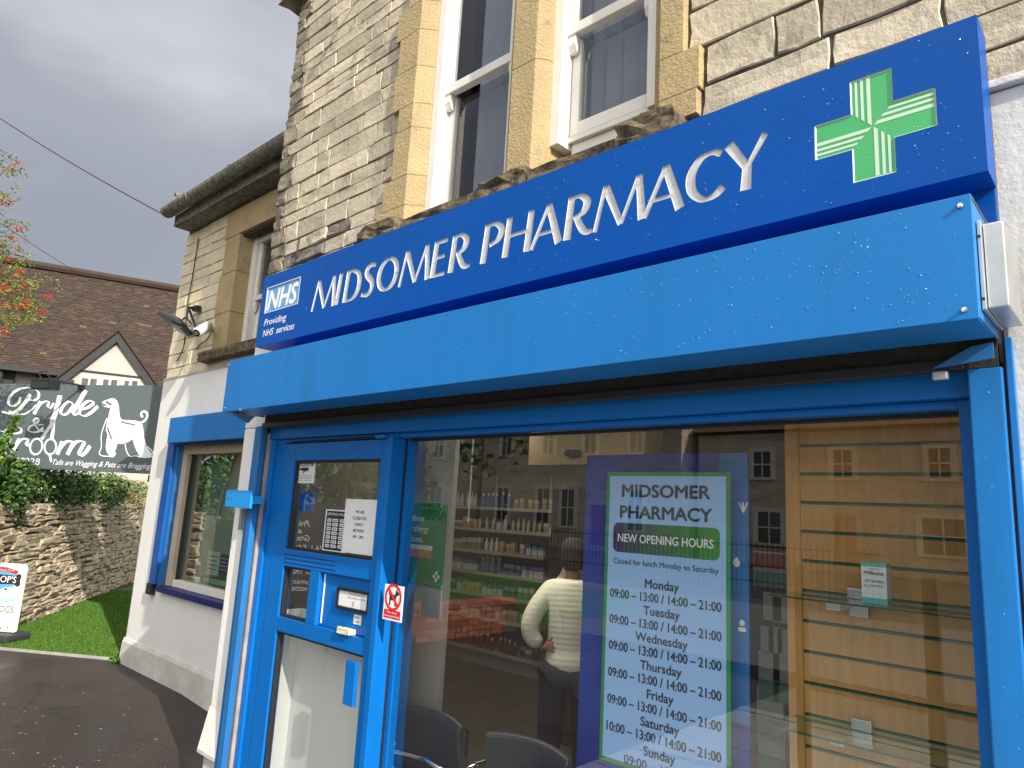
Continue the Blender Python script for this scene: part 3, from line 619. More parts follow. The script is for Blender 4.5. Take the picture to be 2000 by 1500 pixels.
B('jamb_right', FRAME, sf, xGlassR, -.346, 2.135, 2.25, -.12, 1.984, .004); B('window_sill', FRAME, sf, xPost, xGlassR, 2.1, 2.25, -.12, .28, .004)
B('head_gasket', RUBBER, sf, xPost + .026, xGlassR - .001, 2.201, 2.225, zH - .012, zH - .001)
MB().add([(xPost + .02, 2.215, .27), (xGlassR + .005, 2.215, .27), (xGlassR + .005, 2.215, 1.98), (xPost + .02, 2.215, 1.98)], [(0, 1, 2, 3)]).build('window_pane', GLASSW, sf)
dr = thing('shop_door', 'blue framed glass shop door with letter box and paper notices', 'door', (-3.3, 2.13, 0))
YL = 2.128
zt, zb_, zr, zl = 1.858, 1.366, 1.275, .93
pL, pR = -3.655, -2.85
def D(n, x0, x1, z0, z1, y0=YL, y1=2.185, m=FRAME, bv=.003): return B(n, m, dr, x0, x1, y0, y1, z0, z1, bv)
D('stile', xLeafL, pL, -.1, 1.955); D('stile', pR, xLeafR, -.1, 1.955); D('top_rail', pL + .001, pR - .001, zt, 1.955); D('middle_rail', pL + .001, pR - .001, zr, zb_)
D('lock_rail', pL + .001, pR - .001, zl, 1.005); D('bottom_rail', pL + .001, pR - .001, -.1, .08)
for k in range(3): D('rail_groove', pL + .002, pR - .3, zb_ - .03 - .022 * k, zb_ - .026 - .022 * k, YL - .0015, YL - .0003, NAVY, 0)
muX0, muX1 = -3.375, -3.285
D('muntin', muX0, muX1, 1.006, zr - .001)
def pane(x0, x1, z0, z1, y=2.163, n='pane'):
    MB().add([(x0, y, z0), (x1, y, z0), (x1, y, z1), (x0, y, z1)], [(0, 1, 2, 3)]).build(n, GLASSW, dr)
    m_ = MB(); t = .012
    for a, b, c, d in ((x0, x0 + t, z0, z1), (x1 - t, x1, z0, z1), (x0 + t, x1 - t, z0, z0 + t), (x0 + t, x1 - t, z1 - t, z1)): m_.box(a, b, y - .022, y + .01, c, d)
    m_.build('gasket', RUBBER, dr)
pane(pL, pR, zb_, zt); pane(pL, muX0, 1.005, zr); pane(pL, pR, .08, zl)
D('letter_panel', muX1 + .003, pR - .002, 1.008, zr - .003, 2.155, 2.17)
m_ = MB().box(muX1 + .015, muX1 + .022, 2.15, 2.1545, 1.02, zr - .01); m_.build('trim_strip', TXTW, dr)
lx0, lx1, lz0, lz1 = -3.13, pR - .012, 1.115, 1.215
m_ = MB(); 
for a, b, c, d in ((lx0, lx0 + .012, lz0, lz1), (lx1 - .012, lx1, lz0, lz1), (lx0 + .012, lx1 - .012, lz0, lz0 + .012), (lx0 + .012, lx1 - .012, lz1 - .012, lz1)): m_.box(a, b, 2.138, 2.1545, c, d)
m_.build('letter_box', RUBBER, dr)
D('letter_plate', lx0 + .013, lx1 - .013, lz0 + .013, lz1 - .013, 2.146, 2.154, PAPER, 0)
text('When the shutter is down', INK, dr, ((lx0 + lx1) / 2 + .03, 2.146, 1.19), .007, .14); text('Please drop the mail here', INK, dr, ((lx0 + lx1) / 2 + .03, 2.146, 1.172), .007, .15)
MB().tube([(-2.99, 2.144, 1.16), (-2.99, 2.144, 1.137)], .0015, 4).build('print_arrow', INK, dr)
D('post_label', -2.985, -2.925, 1.055, 1.1, 2.152, 2.1545, PAPER, 0)
text('POST', INK, dr, (-2.955, 2.152, 1.082), .011, .036); text('here', INK, dr, (-2.955, 2.152, 1.065), .011, .036)
D('handle_box', -2.95, -2.87, .70, .90, 2.105, 2.127, FRAME, .004)
DOORPANEL = mat('door_panel_white', (.78, .79, .77), .6, var=.05, vs=2)
D('backing_panel', -3.70, pR - .012, -.11, zl + .10, 2.29, 2.305, DOORPANEL, 0); D('return_panel', -3.705, -3.69, -.11, zl + .10, 2.19, 2.289, DOORPANEL, 0)
MB().tube([(xLeafL + .08, 2.126, 1.963), (xLeafR - .08, 2.118, 1.966)], .006, 6).build('closer_arm', BLACK, dr); D('closer_foot', xLeafR - .09, xLeafR - .02, 1.957, 1.975, 2.1, 2.127, HOOD, .003)
fb = thing('foam_block', 'small cream foam block lying on the door rail under the letter box', 'foam block', (-3.0, 2.135, 1.01))
rough_block('foam_body', mat('cream_foam', (.62, .58, .42), .9), fb, -3.055, -2.955, 2.108, 2.126, 1.008, 1.036, j=.002)
B('foam_pad', MATS['cream_foam'], fb, -3.05, -2.96, 2.1262, 2.154, 1.0065, 1.03)

# notices on the door
def notice(label, u0, v0, u1, v1, Y, cat='notice', m=PAPER, th=.0015):
    x0, x1, z0, z1 = prect(u0, v0, u1, v1, Y); t = thing('notice', label, cat, (x0, Y, z0), 'paper notices on the shop front')
    B('sheet', m, t, x0, x1, Y, Y + th, z0, z1); return t, x0, x1, z0, z1
t, x0, x1, z0, z1 = notice('white warning sticker with a camera pictogram in the corner of the door glass', 577, 903, 612, 944, 2.158)
w_ = x1 - x0; h_ = z1 - z0; xc = (x0 + x1) / 2
B('print_band', INK, t, x0 + .12 * w_, x1 - .1 * w_, 2.1568, 2.1575, z1 - .2 * h_, z1 - .05 * h_)
text('WARNING', TXTW, t, (xc + .01 * w_, 2.1562, z1 - .175 * h_), .1 * h_, .7 * w_, bold=.02)
MB().box(xc - .14 * w_, xc + .2 * w_, 2.1568, 2.1575, z1 - .42 * h_, z1 - .26 * h_).box(xc - .24 * w_, xc - .145 * w_, 2.1568, 2.1575, z1 - .38 * h_, z1 - .3 * h_).prism([Vector((xc, 2.1568, z1 - .425 * h_)), Vector((xc + .08 * w_, 2.1568, z1 - .425 * h_)), Vector((xc - .04 * w_, 2.1568, z1 - .54 * h_)), Vector((xc - .1 * w_, 2.1568, z1 - .54 * h_))], Vector((0, .0007, 0))).build('camera_pictogram', INK, t)
for i, s_ in enumerate(('CCTV IN OPERATION', '24 HOUR SURVEILLANCE', 'images are recorded')): text(s_, INK, t, (xc, 2.1575, z1 - (.66 + .11 * i) * h_), .045 * h_, .8 * w_, bold=.01)
t, x0, x1, z0, z1 = notice('white sheet saying closed for lunch on the door glass', 676, 974, 728, 1086, 2.158)
xc = (x0 + x1) / 2; h_ = z1 - z0
for i, s_ in enumerate(('WE ARE', 'CLOSED FOR', 'LUNCH', 'BETWEEN', '1PM – 2PM')): text(s_, INK, t, (xc, 2.158, z1 - (.26 + .115 * i) * h_), .055 * h_, None, bold=.008)
t, x0, x1, z0, z1 = notice('black and white opening hours card on the door glass', 635, 993, 677, 1082, 2.159, m=INK)
h_ = z1 - z0; w_ = x1 - x0
def pb(a, b, c, d): return (x0 + a * w_, x0 + b * w_, 2.1578, 2.1585, z0 + c * h_, z0 + d * h_)
m_ = MB()
for q in ((.05, .95, .955, .985), (.05, .95, .015, .04), (.05, .09, .04, .955), (.91, .95, .04, .955)): m_.box(*pb(*q))
m_.build('card_border', PAPER, t)
text('OPENING HOURS', PAPER, t, (x0 + .5 * w_, 2.1585, z0 + .85 * h_), .06 * h_, .74 * w_, bold=.01)
m_ = MB()
for i in range(7):
    for a, b in ((.15, .30), (.36, .56), (.64, .85)): m_.box(*pb(a, b, .1 + .1 * i, .17 + .1 * i))
m_.build('hours_boxes', PAPER, t)['kind'] = 'stuff'
m_ = MB()
for i in range(7):
    for a, b in ((.17, .28), (.39, .53), (.67, .82)): m_.box(x0 + a * w_, x0 + b * w_, 2.157, 2.1577, z0 + (.125 + .1 * i) * h_, z0 + (.145 + .1 * i) * h_)
m_.build('hours_print', INK, t)['kind'] = 'stuff'
gelb = thing('sanitiser_bottle', 'turquoise pump bottle of hand gel behind the door glass', 'bottle', at(722, 1080, 2.26))
p = at(723, 1088, 2.26); m_ = MB().lathe((p.x, 2.26, p.z - .02), [(.028, 0), (.028, .09), (.012, .105), (.012, .12), (.018, .122), (.018, .135)], 12); m_.build('bottle_body', mat('gel_teal', (.05, .42, .5), .3), gelb, smooth=False)
B('bottle_label', PAPER, gelb, p.x - .02, p.x + .02, 2.229, 2.2315, p.z + .01, p.z + .06); B('ledge', FRAME, gelb, p.x - .1, p.x + .06, 2.2, 2.3, p.z - .035, p.z - .021)
bt = thing('blue_card', 'plain mid blue card hanging behind the door glass', 'card', at(597, 980, 2.3)); x0, x1, z0, z1 = prect(586, 960, 612, 999, 2.3)
B('card_sheet', mat('card_blue', (.12, .3, .75), .6), bt, x0, x1, 2.3, 2.302, z0, z1)
# no dogs sign
nd_ = thing('no_dogs_sign', 'small white plate with red no dogs symbol on the window post', 'sign', (-2.8, 2.09, 1.2))
x0, x1, z0, z1 = prect(752, 1140, 783, 1217, 2.098); w_ = x1 - x0; h_ = z1 - z0; xc = (x0 + x1) / 2; RED = mat('sign_red', (.62, .02, .03), .4)
B('plate', PAPER, nd_, x0, x1, 2.098, 2.1035, z0, z1, .002)
zc = z0 + .66 * h_; fr = (Vector((0, 2.098, 0)), FX, FU, FN)
ring = ellipse(xc, zc, w_ * .39, w_ * .39, 32); m_ = MB(); m_.ribbon(ring, [w_ * .09] * len(ring), fr, .0002, .0012); m_.build('red_ring', RED, nd_)
m_ = MB(); m_.ribbon([(xc - w_ * .27, zc + w_ * .27), (xc + w_ * .27, zc - w_ * .27)], [w_ * .09] * 2, fr, .0004, .0016); m_.build('red_bar', RED, nd_)
dog = [(-.26, .12), (-.22, .16), (-.2, .1), (.08, .08), (.12, .2), (.17, .31), (.2, .21), (.3, .14), (.28, .08), (.18, .06), (.15, -.05), (.15, -.28), (.09, -.28), (.08, -.1), (-.12, -.1), (-.13, -.27), (-.2, -.27), (-.2, .02)]
MB().prism([Vector((xc + a * w_, 2.0976, zc + b * w_)) for a, b in dog], Vector((0, .0003, 0))).build('dog_pictogram', INK, nd_)
B('red_band', RED, nd_, x0 + .07 * w_, x1 - .07 * w_, 2.0974, 2.0979, z0 + .06 * h_, z0 + .30 * h_)
text('No dogs', TXTW, nd_, (xc, 2.0974, z0 + .21 * h_), .05 * h_, .5 * w_, bold=.015, eps=.0006); text('except guide dogs', TXTW, nd_, (xc, 2.0974, z0 + .11 * h_), .05 * h_, .8 * w_, bold=.015, eps=.0006)

# ------------------------------------------------------------------ inside the shop
ZFL = -.12
FLOORT = mat('floor_tile', (.13, .105, .08), .5, var=.25, vs=3); GROUT = mat('grout', (.03, .028, .026), .9)
IW = mat('inner_wall', (.20, .195, .18), .9)
tag(MB().box(-7.35, .7, 3.15, 6.95, -.3, ZFL - .004).box(-3.97, .7, 2.251, 3.15, -.3, ZFL - .004).build('floor', GROUT), kind='structure')
fl = tag(bpy.data.objects['floor'], kind='structure')
me0 = None
for i in range(-17, 3):
    for j in range(12):
        xx, yy = i * .4 + .15, 2.3 + j * .4
        if xx < -4.0 and yy < 3.2: continue
        if xx > -.4 or xx < -6.9: continue
        if me0 is None: tl = MB().box(.003, .397, .003, .397, -.005, 0).build('tile', FLOORT, fl, .002, seg=1); me0 = tl.data
        else: tl = bpy.data.objects.new('tile', me0); COL.objects.link(tl); tl.parent = fl
        tl.location = (xx, yy, ZFL)
tag(MB().box(-7.35, .69, 3.16, 6.94, 2.56, 2.6).box(-3.93, .69, 2.256, 3.159, 2.56, 2.6).build('ceiling', IW), kind='structure')
tag(MB().box(-7.35, .69, 6.85, 6.94, ZFL, 2.555).box(-7.35, -7.27, 3.16, 6.849, ZFL, 2.555).box(.6, .69, 2.46, 6.849, ZFL, 2.555).build('inner_wall', IW), kind='structure')
# cream bulkhead, and unseen ceiling panels added to brighten the interior
bh = thing('bulkhead', 'cream boxed bulkhead under the shop ceiling behind the poster stand', 'bulkhead', at(1115, 900, 5.2))
a = at(1072, 868, 5.2); b_ = at(1146, 924, 5.2)
B('bulkhead_body', mat('cream', (.62, .48, .28), .8), bh, a.x - .25, b_.x + .6, 5.2, 5.5, b_.z + .08, 2.55)
MB().lathe((at(1115, 893, 5.1).x, 5.12, b_.z + .2), [(.02, -.07), (.07, -.05), (.09, 0)], 14).build('camera_dome', BLACK, bh, smooth=True)
li = thing('fill_light', 'unseen lit ceiling panel added to brighten the customer', 'ceiling light', (-3.0, 4.3, 2.54), 'added ceiling lights')
B('diffuser', mat('fill_panel', (1, .9, .72), .5, emit=11), li, -3.5, -2.3, 2.8, 3.3, 2.535, 2.549); B('light_frame', WPAINT, li, -3.55, -2.25, 2.75, 3.35, 2.55, 2.558)  # unseen panel, placed here to light the customer's back
li2 = thing('fill_light', 'unseen slim lit panel added to brighten the banner and oak slatwall', 'ceiling light', (-1.2, 2.3, 2.54), 'added ceiling lights'); B('diffuser', MATS['fill_panel'], li2, -1.9, -.4, 2.28, 2.42, 2.535, 2.549); B('light_frame', WPAINT, li2, -1.95, -.35, 2.265, 2.435, 2.55, 2.558)  # unseen, added to light poster and oak from in front
li3 = thing('fill_light', 'unseen lit ceiling panel added to brighten the medicine shelving', 'ceiling light', (-5.6, 5.1, 2.54), 'added ceiling lights'); B('diffuser', mat('fill_panel_dim', (1, .9, .74), .5, emit=3.2), li3, -6.4, -4.6, 4.9, 5.3, 2.535, 2.549); B('light_frame', WPAINT, li3, -6.45, -4.55, 4.85, 5.35, 2.55, 2.558)  # unseen, added to brighten the shelves and goods
B('plaster_wall', PLASTER, bd, -4.245, -4.12, 2.451, 2.835, -.2, 2.80); LIN = mat('lining_dark', (.075, .07, .06), .8, var=.15, vs=3)
B('inner_lining', LIN, bd, -4.119, -4.0, 2.451, 3.20, ZFL, 2.55); B('inner_lining', LIN, bd, -3.974, -3.955, 2.262, 2.452, ZFL, 2.55)
# grey display board with the green poster
gbM = mat('board_grey', (.32, .315, .295), .8, var=.06, vs=2)
gb = thing('display_board', 'tall plain grey board standing inside the window beside the door', 'board', (-3, 2.5, 0))
xa, xb = at(762, 900, 2.5).x - .1, at(872, 1130, 2.5).x
B('board_panel', gbM, gb, xa, xb, 2.5, 2.53, ZFL, 2.0); B('skirting', gbM, gb, xa, xb, 2.485, 2.4995, ZFL, .12, .004)
gp = thing('allergy_poster', 'dark green poster about allergy symptoms on the grey board', 'poster', (-3, 2.49, 1.4))
x0, x1, z0, z1 = prect(776, 980, 862, 1150, 2.49); PG = mat('poster_green', (.018, .21, .085), .6)
x0 = at(774, 1060, 2.49).x; B('sheet', PG, gp, x0, x1, 2.49, 2.493, z0, z1)
for i, s_ in enumerate(('Ease those', 'pesky allergy', 'symptoms.')): text(s_, PAPER, gp, (at(785, 1010, 2.49).x, 2.49, z1 - .095 - .055 * i), .033, None, align='L', bold=.012)
m_ = MB()
for a, b_ in ((0, 1), (1, 0), (2, 1), (1, 2)): m_.box(x1 - .07 + a * .017, x1 - .054 + a * .017, 2.488, 2.4895, z0 + .03 + b_ * .017, z0 + .046 + b_ * .017)
m_.build('print_mark', PAPER, gp)
x0b, x1b, z0b, z1b = prect(800, 1062, 842, 1092, 2.488); B('leaflet_orange', mat('ochre', (.45, .25, .08), .7), gp, x0b, x1b, 2.486, 2.4895, z0b, z0b + .04); B('leaflet_white', PAPER, gp, x0b, x1b, 2.486, 2.4895, z0b + .042, z1b)
# poster stand with the opening hours
TB = mat('stand_blue', (.003, .05, .36), .5, col2=(.002, .028, .27), vs=1.5); TB2 = mat('stand_blue_light', (.01, .16, .48), .5)
ps = thing('banner_stand', 'tall dark blue printed banner stand behind the opening hours poster', 'banner', (-1.5, 2.5, 0))
X0, X1 = at(1143, 1000, 2.5).x, at(1462, 1000, 2.5).x
B('banner_sheet', TB, ps, X0, X1, 2.5, 2.506, ZFL + .08, 1.895); B('banner_base', STEEL, ps, X0 - .02, X1 + .02, 2.45, 2.56, ZFL, ZFL + .079, .01)
B('print_panel', TB2, ps, at(1405, 1000, 2.5).x, X1, 2.4985, 2.4998, .95, 1.894)
def drop(cx, cz, s, n='print_icon'):
    pts = [Vector((cx + s * .42 * math.sin(t), 2.4975, cz - s * .42 * math.cos(t) * (1 if abs(t) < 1.9 else 1))) for t in [(-2.1 + 4.2 * k / 12) for k in range(13)]] + [Vector((cx, 2.4975, cz + s * .75))]
    MB().prism(pts, Vector((0, .0005, 0))).build(n, TXTW, ps)
p = at(1439, 1100, 2.5); drop(p.x, p.z, .032); p = at(1452, 990, 2.5); m_ = MB()
for sx in (-1, 0, 1): m_.tube([(p.x, 2.498, p.z - .02), (p.x + sx * .016, 2.498, p.z + .016)], .003, 4)
m_.build('print_icon', TXTW, ps); p = at(1450, 1222, 2.5); MB().lathe((p.x, 2.497, p.z), [(.008, 0), (.012, .01), (.004, .02)], 8).box(p.x - .014, p.x + .014, 2.496, 2.499, p.z - .02, p.z - .006).build('print_icon', TXTW, ps)
YP = 2.44
hp = thing('opening_hours_poster', 'pale blue poster of opening hours in a green border', 'poster', (-1.45, YP, 1.2))
x0, x1 = at(1180, 1200, YP).x - .004, at(1427, 1200, YP).x; z1 = at(1300, 922, YP).z; z0 = at(1172, 1482, YP).z
PB = mat('poster_pale_blue', (.33, .56, .96), .5, col2=(.31, .54, .95), vs=1); DKT = mat('poster_ink', (.008, .035, .055), .6); GB = mat('poster_border_green', (.015, .26, .075), .5)
B('border', GB, hp, x0, x1, YP, YP + .003, z0, z1); B('sheet', PB, hp, x0 + .016, x1 - .016, YP - .002, YP - .0002, z0 + .016, z1 - .016)
xc = (x0 + x1) / 2; Yt = YP - .002
def pz(u, v): return at(u, v, Yt).z
text('MIDSOMER', DKT, hp, (xc, Yt, pz(1299, 972)), .050, .385, bold=.035); text('PHARMACY', DKT, hp, (xc, Yt, pz(1299, 1015)), .050, .40, bold=.035)
zc = pz(1302, 1056); hw, hh = .232, .058
pl = []
for cx_, cz_, a0 in ((hw - .025, hh - .025, 0), (-hw + .025, hh - .025, 90), (-hw + .025, -hh + .025, 180), (hw - .025, -hh + .025, 270)):
    for k in range(5): a = math.radians(a0 + k * 22.5); pl.append(Vector((xc + cx_ + .025 * math.cos(a), Yt - .001, zc + cz_ + .025 * math.sin(a))))
pill = MB().prism(pl, Vector((0, .0007, 0))).build('title_pill', None or mat('pill_green', (.01, .15, .05), .5), hp)
nt = MATS['pill_green'].node_tree; pp = nd(nt, 'ShaderNodeNewGeometry').outputs['Position']; sx = nd(nt, 'ShaderNodeSeparateXYZ', {0: pp}).outputs[0]
mr = nd(nt, 'ShaderNodeMapRange', {0: sx, 1: xc - .2, 2: xc + .2}).outputs[0]; nt.links.new(nd(nt, 'ShaderNodeMix', {0: mr, 6: (.008, .012, .09, 1), 7: (.012, .22, .02, 1)}, data_type='RGBA').outputs[2], nt.nodes['Principled BSDF'].inputs['Base Color'])
text('NEW OPENING HOURS', TXTW, hp, (xc, Yt - .0012, zc - .016), .033, .415, bold=.02)
text('Closed for lunch Monday to Saturday', DKT, hp, (xc, Yt, pz(1301, 1110)), .022, .455, bold=.01)
za, zb = pz(1294, 1152), pz(1294, 1486); ha, hb = pz(1300, 1180), pz(1300, 1458)
for i, dname in enumerate(('Monday', 'Tuesday', 'Wednesday', 'Thursday', 'Friday', 'Saturday', 'Sunday')):
    zz = za + (zb - za) * i / 6; text(dname, DKT, hp, (xc - .005, Yt, zz), .034, None, bold=.022)
    zz = ha + (hb - ha) * i / 5
    if i < 6: text(('10:00' if i == 5 else '09:00') + ' – 13:00 / 14:00 – 21:00', DKT, hp, (xc, Yt, zz), .034, .475, bold=.022)
    elif zz - .01 > z0: text('09:00 – 13:00', DKT, hp, (xc - .03, Yt, zz), .033, .25, bold=.006)
# slatwall panel with glass shelves
OAK = mat('oak_board', (.55, .285, .08), .55, col2=(.45, .225, .06), vs=3, stretch=(14, 1, 1.2), bump=.1, bs=30); GRV = mat('groove_green', (.008, .12, .065), .45)
sw = thing('slatwall_panel', 'oak slatwall panel with green grooves at the right of the window', 'slatwall', (-.6, 2.55, 0))
YS = 2.55; gz0 = at(1570, 1153, YS).z
sx0, sx1 = at(1566, 1100, YS).x, -.28
B('edge_board', OAK, sw, sx0 - .052, sx0 - .001, YS - .004, YS + .03, ZFL, 2.3, .002); B('backing', GRV, sw, sx0, sx1, YS + .014, YS + .03, ZFL, 2.3)
for k in range(-15, 9):
    zg = gz0 + .1 * k
    if zg + .093 > ZFL + .1: B('slat', OAK, sw, sx0, sx1, YS, YS + .0135, zg + .006, zg + .094)
    B('groove_insert', GRV, sw, sx0, sx1, YS + .002, YS + .0138, zg - .0058, zg - .001)
def gshelf(zs_, lab, brx):
    g = thing('glass_shelf', lab, 'glass shelf', (-.6, 2.45, zs_), 'glass shelves on the slatwall')
    MB().box(sx0 - .03, -.30, 2.345, YS - .004, zs_, zs_ + .006).build('shelf_pane', GLASSS, g)
    B('shelf_edge', mat('glass_edge', (.01, .06, .045), .2) if 'glass_edge' not in MATS else MATS['glass_edge'], g, sx0 - .03, -.30, 2.3425, 2.3448, zs_, zs_ + .006)
    for bx in brx:
        B('shelf_clip', STEEL, g, bx, bx + .06, YS - .03, YS - .005, zs_ + .0065, zs_ + .04, .003); B('shelf_bracket', STEEL, g, bx, bx + .06, YS - .02, YS - .003, zs_ - .05, zs_ - .001, .003)
        B('shelf_bracket', STEEL, g, bx - .035, bx + .01, 2.42, YS - .03, zs_ - .028, zs_ - .001, .003)
zsh = at(1560, 1168, 2.345).z
gshelf(zsh - .004, 'upper glass shelf on the slatwall holding the vitamin box', (-.80, -.36)); gshelf(zsh - .405, 'lower empty glass shelf on the slatwall', (-.80, -.36))
vt = thing('vitamin_box', 'small white and turquoise vitamin carton on the upper glass shelf', 'box', (-.7, 2.42, zsh))
px_ = at(1684, 1180, 2.41); bx0 = px_.x; bz0 = zsh + .003; TEAL = mat('teal_print', (.06, .42, .40), .5)
B('carton', PAPER, vt, bx0, bx0 + .072, 2.41, 2.455, bz0, bz0 + .122, .001); B('teal_band', TEAL, vt, bx0 - .0004, bx0 + .0724, 2.4094, 2.4554, bz0 + .0004, bz0 + .018); B('teal_lid', TEAL, vt, bx0 - .0004, bx0 + .0724, 2.4094, 2.4554, bz0 + .111, bz0 + .1226)
text('Millions', INK, vt, (bx0 + .036, 2.4094, bz0 + .087), .011, .055, bold=.02); text('VITAMIN', INK, vt, (bx0 + .036, 2.4094, bz0 + .063), .009, .055); text('B-COMPLEX', TEAL, vt, (bx0 + .036, 2.4094, bz0 + .05), .008, .055, bold=.01)
text('Vitabiotics'[:0] + 'vitamins', INK, vt, (bx0 + .036, 2.4094, bz0 + .1025), .005, .03)
# peg rack with hanging packets
pr_ = thing('peg_rack', 'dark peg rack of hanging packets between banner and slatwall', 'rack', (-1.2, 2.75, 0)); YR = 2.8
rx0, rx1 = at(1470, 1200, YR).x - .05, at(1556, 1200, YR).x + .1
B('rack_panel', mat('rack_dark', (.035, .033, .032), .7), pr_, rx0, rx1, YR, YR + .02, ZFL, 2.0)
GP = mat('packet_green', (.04, .15, .11), .5); GW = mat('packet_white', (.24, .245, .245), .6); PM_R = mat('packet_red', (.16, .02, .02), .5)
for i, (u, v, w, h, m1) in enumerate(((1503, 1112, .13, .13, 'r'), (1508, 1185, .07, .10, 'w'), (1527, 1190, .07, .10, 'w'), (1498, 1248, .05, .09, 'w'), (1514, 1250, .05, .09, 'w'), (1532, 1254, .05, .09, 'w'), (1502, 1322, .08, .17, 'g'), (1531, 1326, .08, .17, 'g'), (1504, 1395, .10, .18, 'g'), (1507, 1470, .10, .18, 'g'))):
    p = at(u, v, YR - .09); pk = thing('packet', {'r': 'red and green packet topmost on the peg rack', 'w': 'small plain white packet on the peg rack', 'g': 'white and green glove packet on the peg rack'}[m1] if i not in (8, 9) else ('larger green glove packet low on the peg rack' if i == 8 else 'bottom green packet on the peg rack'), 'packet', p, 'packets hanging on the peg rack')
    B('packet_card', GW, pk, p.x - w / 2, p.x + w / 2, YR - .09, YR - .082, p.z - h / 2, p.z + h / 2)
    if m1 != 'w': B('packet_print', GP, pk, p.x - w / 2 + .002, p.x + w / 2 - .002, YR - .0915, YR - .0902, p.z - h / 2 + .002, p.z - h * .08)
    if m1 == 'r': B('packet_flash', PM_R, pk, p.x - w / 2 + .002, p.x + w / 2 - .002, YR - .0915, YR - .0902, p.z + .005, p.z + h * .45)
    MB().tube([(p.x, YR - .1, p.z + h / 2 - .01), (p.x, YR, p.z + h / 2 - .005)], .003, 4).build('peg_hook', STEEL, pk)
# chairs
CHB = mat('chair_vinyl', (.018, .021, .03), .38, var=.2, vs=6)
def chair(x, y, lab):
    c = thing('chair', lab, 'chair', (x, y, ZFL), 'dark chairs inside the window')
    z = ZFL; m_ = MB(); n = 8; vs = []; zt_ = .70; w = .225
    for k in range(n + 1):
        s = -1 + 2 * k / n; yy = y - .055 * s * s + .035; xx = x + w * s; drop_ = -.012 * s * s
        for (dy, zz) in ((0, z + .42), (.0, zt_ - .02 + drop_), (.012, zt_ + drop_), (.038, zt_ + drop_), (.045, zt_ - .02 + drop_), (.045, z + .42)): vs.append((xx, yy + dy + (.06 if zz < .4 else 0), zz))
    fs = [(k * 6 + a, k * 6 + (a + 1) % 6, (k + 1) * 6 + (a + 1) % 6, (k + 1) * 6 + a) for k in range(n) for a in range(6)] + [tuple(range(6)), tuple(range(n * 6 + 5, n * 6 - 1, -1))]
    m_.add(vs, fs); m_.build('backrest', CHB, c, .004, seg=1)
    B('seat', CHB, c, x - .23, x + .23, y + .1, y + .55, z + .41, z + .48, .02)
    for sx in (-1, 1):
        MB().tube([(x + sx * .235, y - .03, z + .62), (x + sx * .24, y + .1, z + .64), (x + sx * .24, y + .42, z + .64), (x + sx * .24, y + .5, z + .6), (x + sx * .24, y + .5, z)], .012, 8).build('arm_frame', CHROME, c, smooth=True)
        MB().tube([(x + sx * .235, y - .03, z + .62), (x + sx * .235, y + .06, z + .4), (x + sx * .235, y + .02, z)], .012, 8).build('leg', CHROME, c, smooth=True)
    MB().tube([(x - .235, y - .045, z + .62), (x, y + .02, z + .615), (x + .235, y - .045, z + .62)], .012, 8).build('back_rail', CHROME, c, smooth=True)
chair(-2.60, 2.335, 'black chair with chrome rail in front of the grey board'); chair(-2.04, 2.39, 'black chair partly hidden below the opening hours poster')
# back wall shelving
SHB = mat('shelf_grey', (.28, .27, .25), .6)
STRIP = mat('strip_grey', (.36, .35, .32), .6)
sh = thing('shelving_unit', 'long grey shop shelving full of medicines along the back wall', 'shelving', (-5.8, 6.3, 0))
YB = 6.2; SZ = [1.70, 1.44, 1.18, .93, .68, .42, .06]
B('back_panel', mat('shelf_back', (.15, .15, .15), .8), sh, -7.2, -4.6, YB + .38, YB + .42, ZFL, 2.1)
for i, z in enumerate(SZ):
    B('shelf', SHB, sh, -7.2, -4.92 if i < 2 else -5.16 if i < 6 else -4.7, YB, YB + .379, z - .03, z)
    B('price_strip', STRIP, sh, -7.2, -4.92 if i < 2 else -5.16 if i < 6 else -4.7, YB - .006, YB - .0005, z - .033, z + .002)
B('plinth', SHB, sh, -7.2, -4.7, YB + .03, YB + .379, ZFL, .028)
for x in (-7.2, -6.3, -5.4): B('upright', SHB, sh, x - .015, x + .015, YB + .36, YB + .3795, ZFL, 2.1)
cab = thing('dark_cabinet', 'tall black cabinet behind the customer in the cardigan', 'cabinet', (-3.2, 4.6, 0))
ca = at(1104, 1000, 4.7).x; B('cabinet_body', mat('cabinet_black', (.022, .022, .026), .6), cab, ca, ca + 1.2, 4.7, 5.1, ZFL, at(1104, 948, 4.7).z); B('cabinet_side', MATS['cabinet_black'], cab, ca - .16, ca - .002, 4.72, 5.1, ZFL, at(1104, 948, 4.7).z - .03)
B('cabinet_catch', STEEL, cab, ca + .18, ca + .25, 4.69, 4.699, 1.42, 1.44)
# goods: a few kinds, copied along the shelves
pal = dict(white=(.5, .5, .48), teal=(.10, .26, .27), blue=(.07, .12, .28), red=(.34, .05, .045), ochre=(.38, .27, .13), pink=(.42, .24, .26), green=(.13, .25, .14), brown=(.07, .035, .018), navy=(.03, .04, .10), cream=(.46, .41, .31))
PM = {k: mat('pack_' + k, v, .5) for k, v in pal.items()}
def carton(c1, c2, w, h, d=.05): return lambda: MB().box(-w / 2, w / 2, 0, d, 0, h * .62, 0).box(-w / 2, w / 2, 0, d, h * .62, h, 1).build('medicine_carton', [PM[c1], PM[c2]])
def bottle(c1, c2, r, h): return lambda: MB().lathe((0, r, 0), [(r * .9, 0), (r, .005), (r, h * .62), (r * .4, h * .76), (r * .4, h * .8)], 10, 0).lathe((0, r, h * .8), [(r * .5, 0), (r * .5, h * .2)], 10, 1).build('medicine_bottle', [PM[c1], PM[c2]])
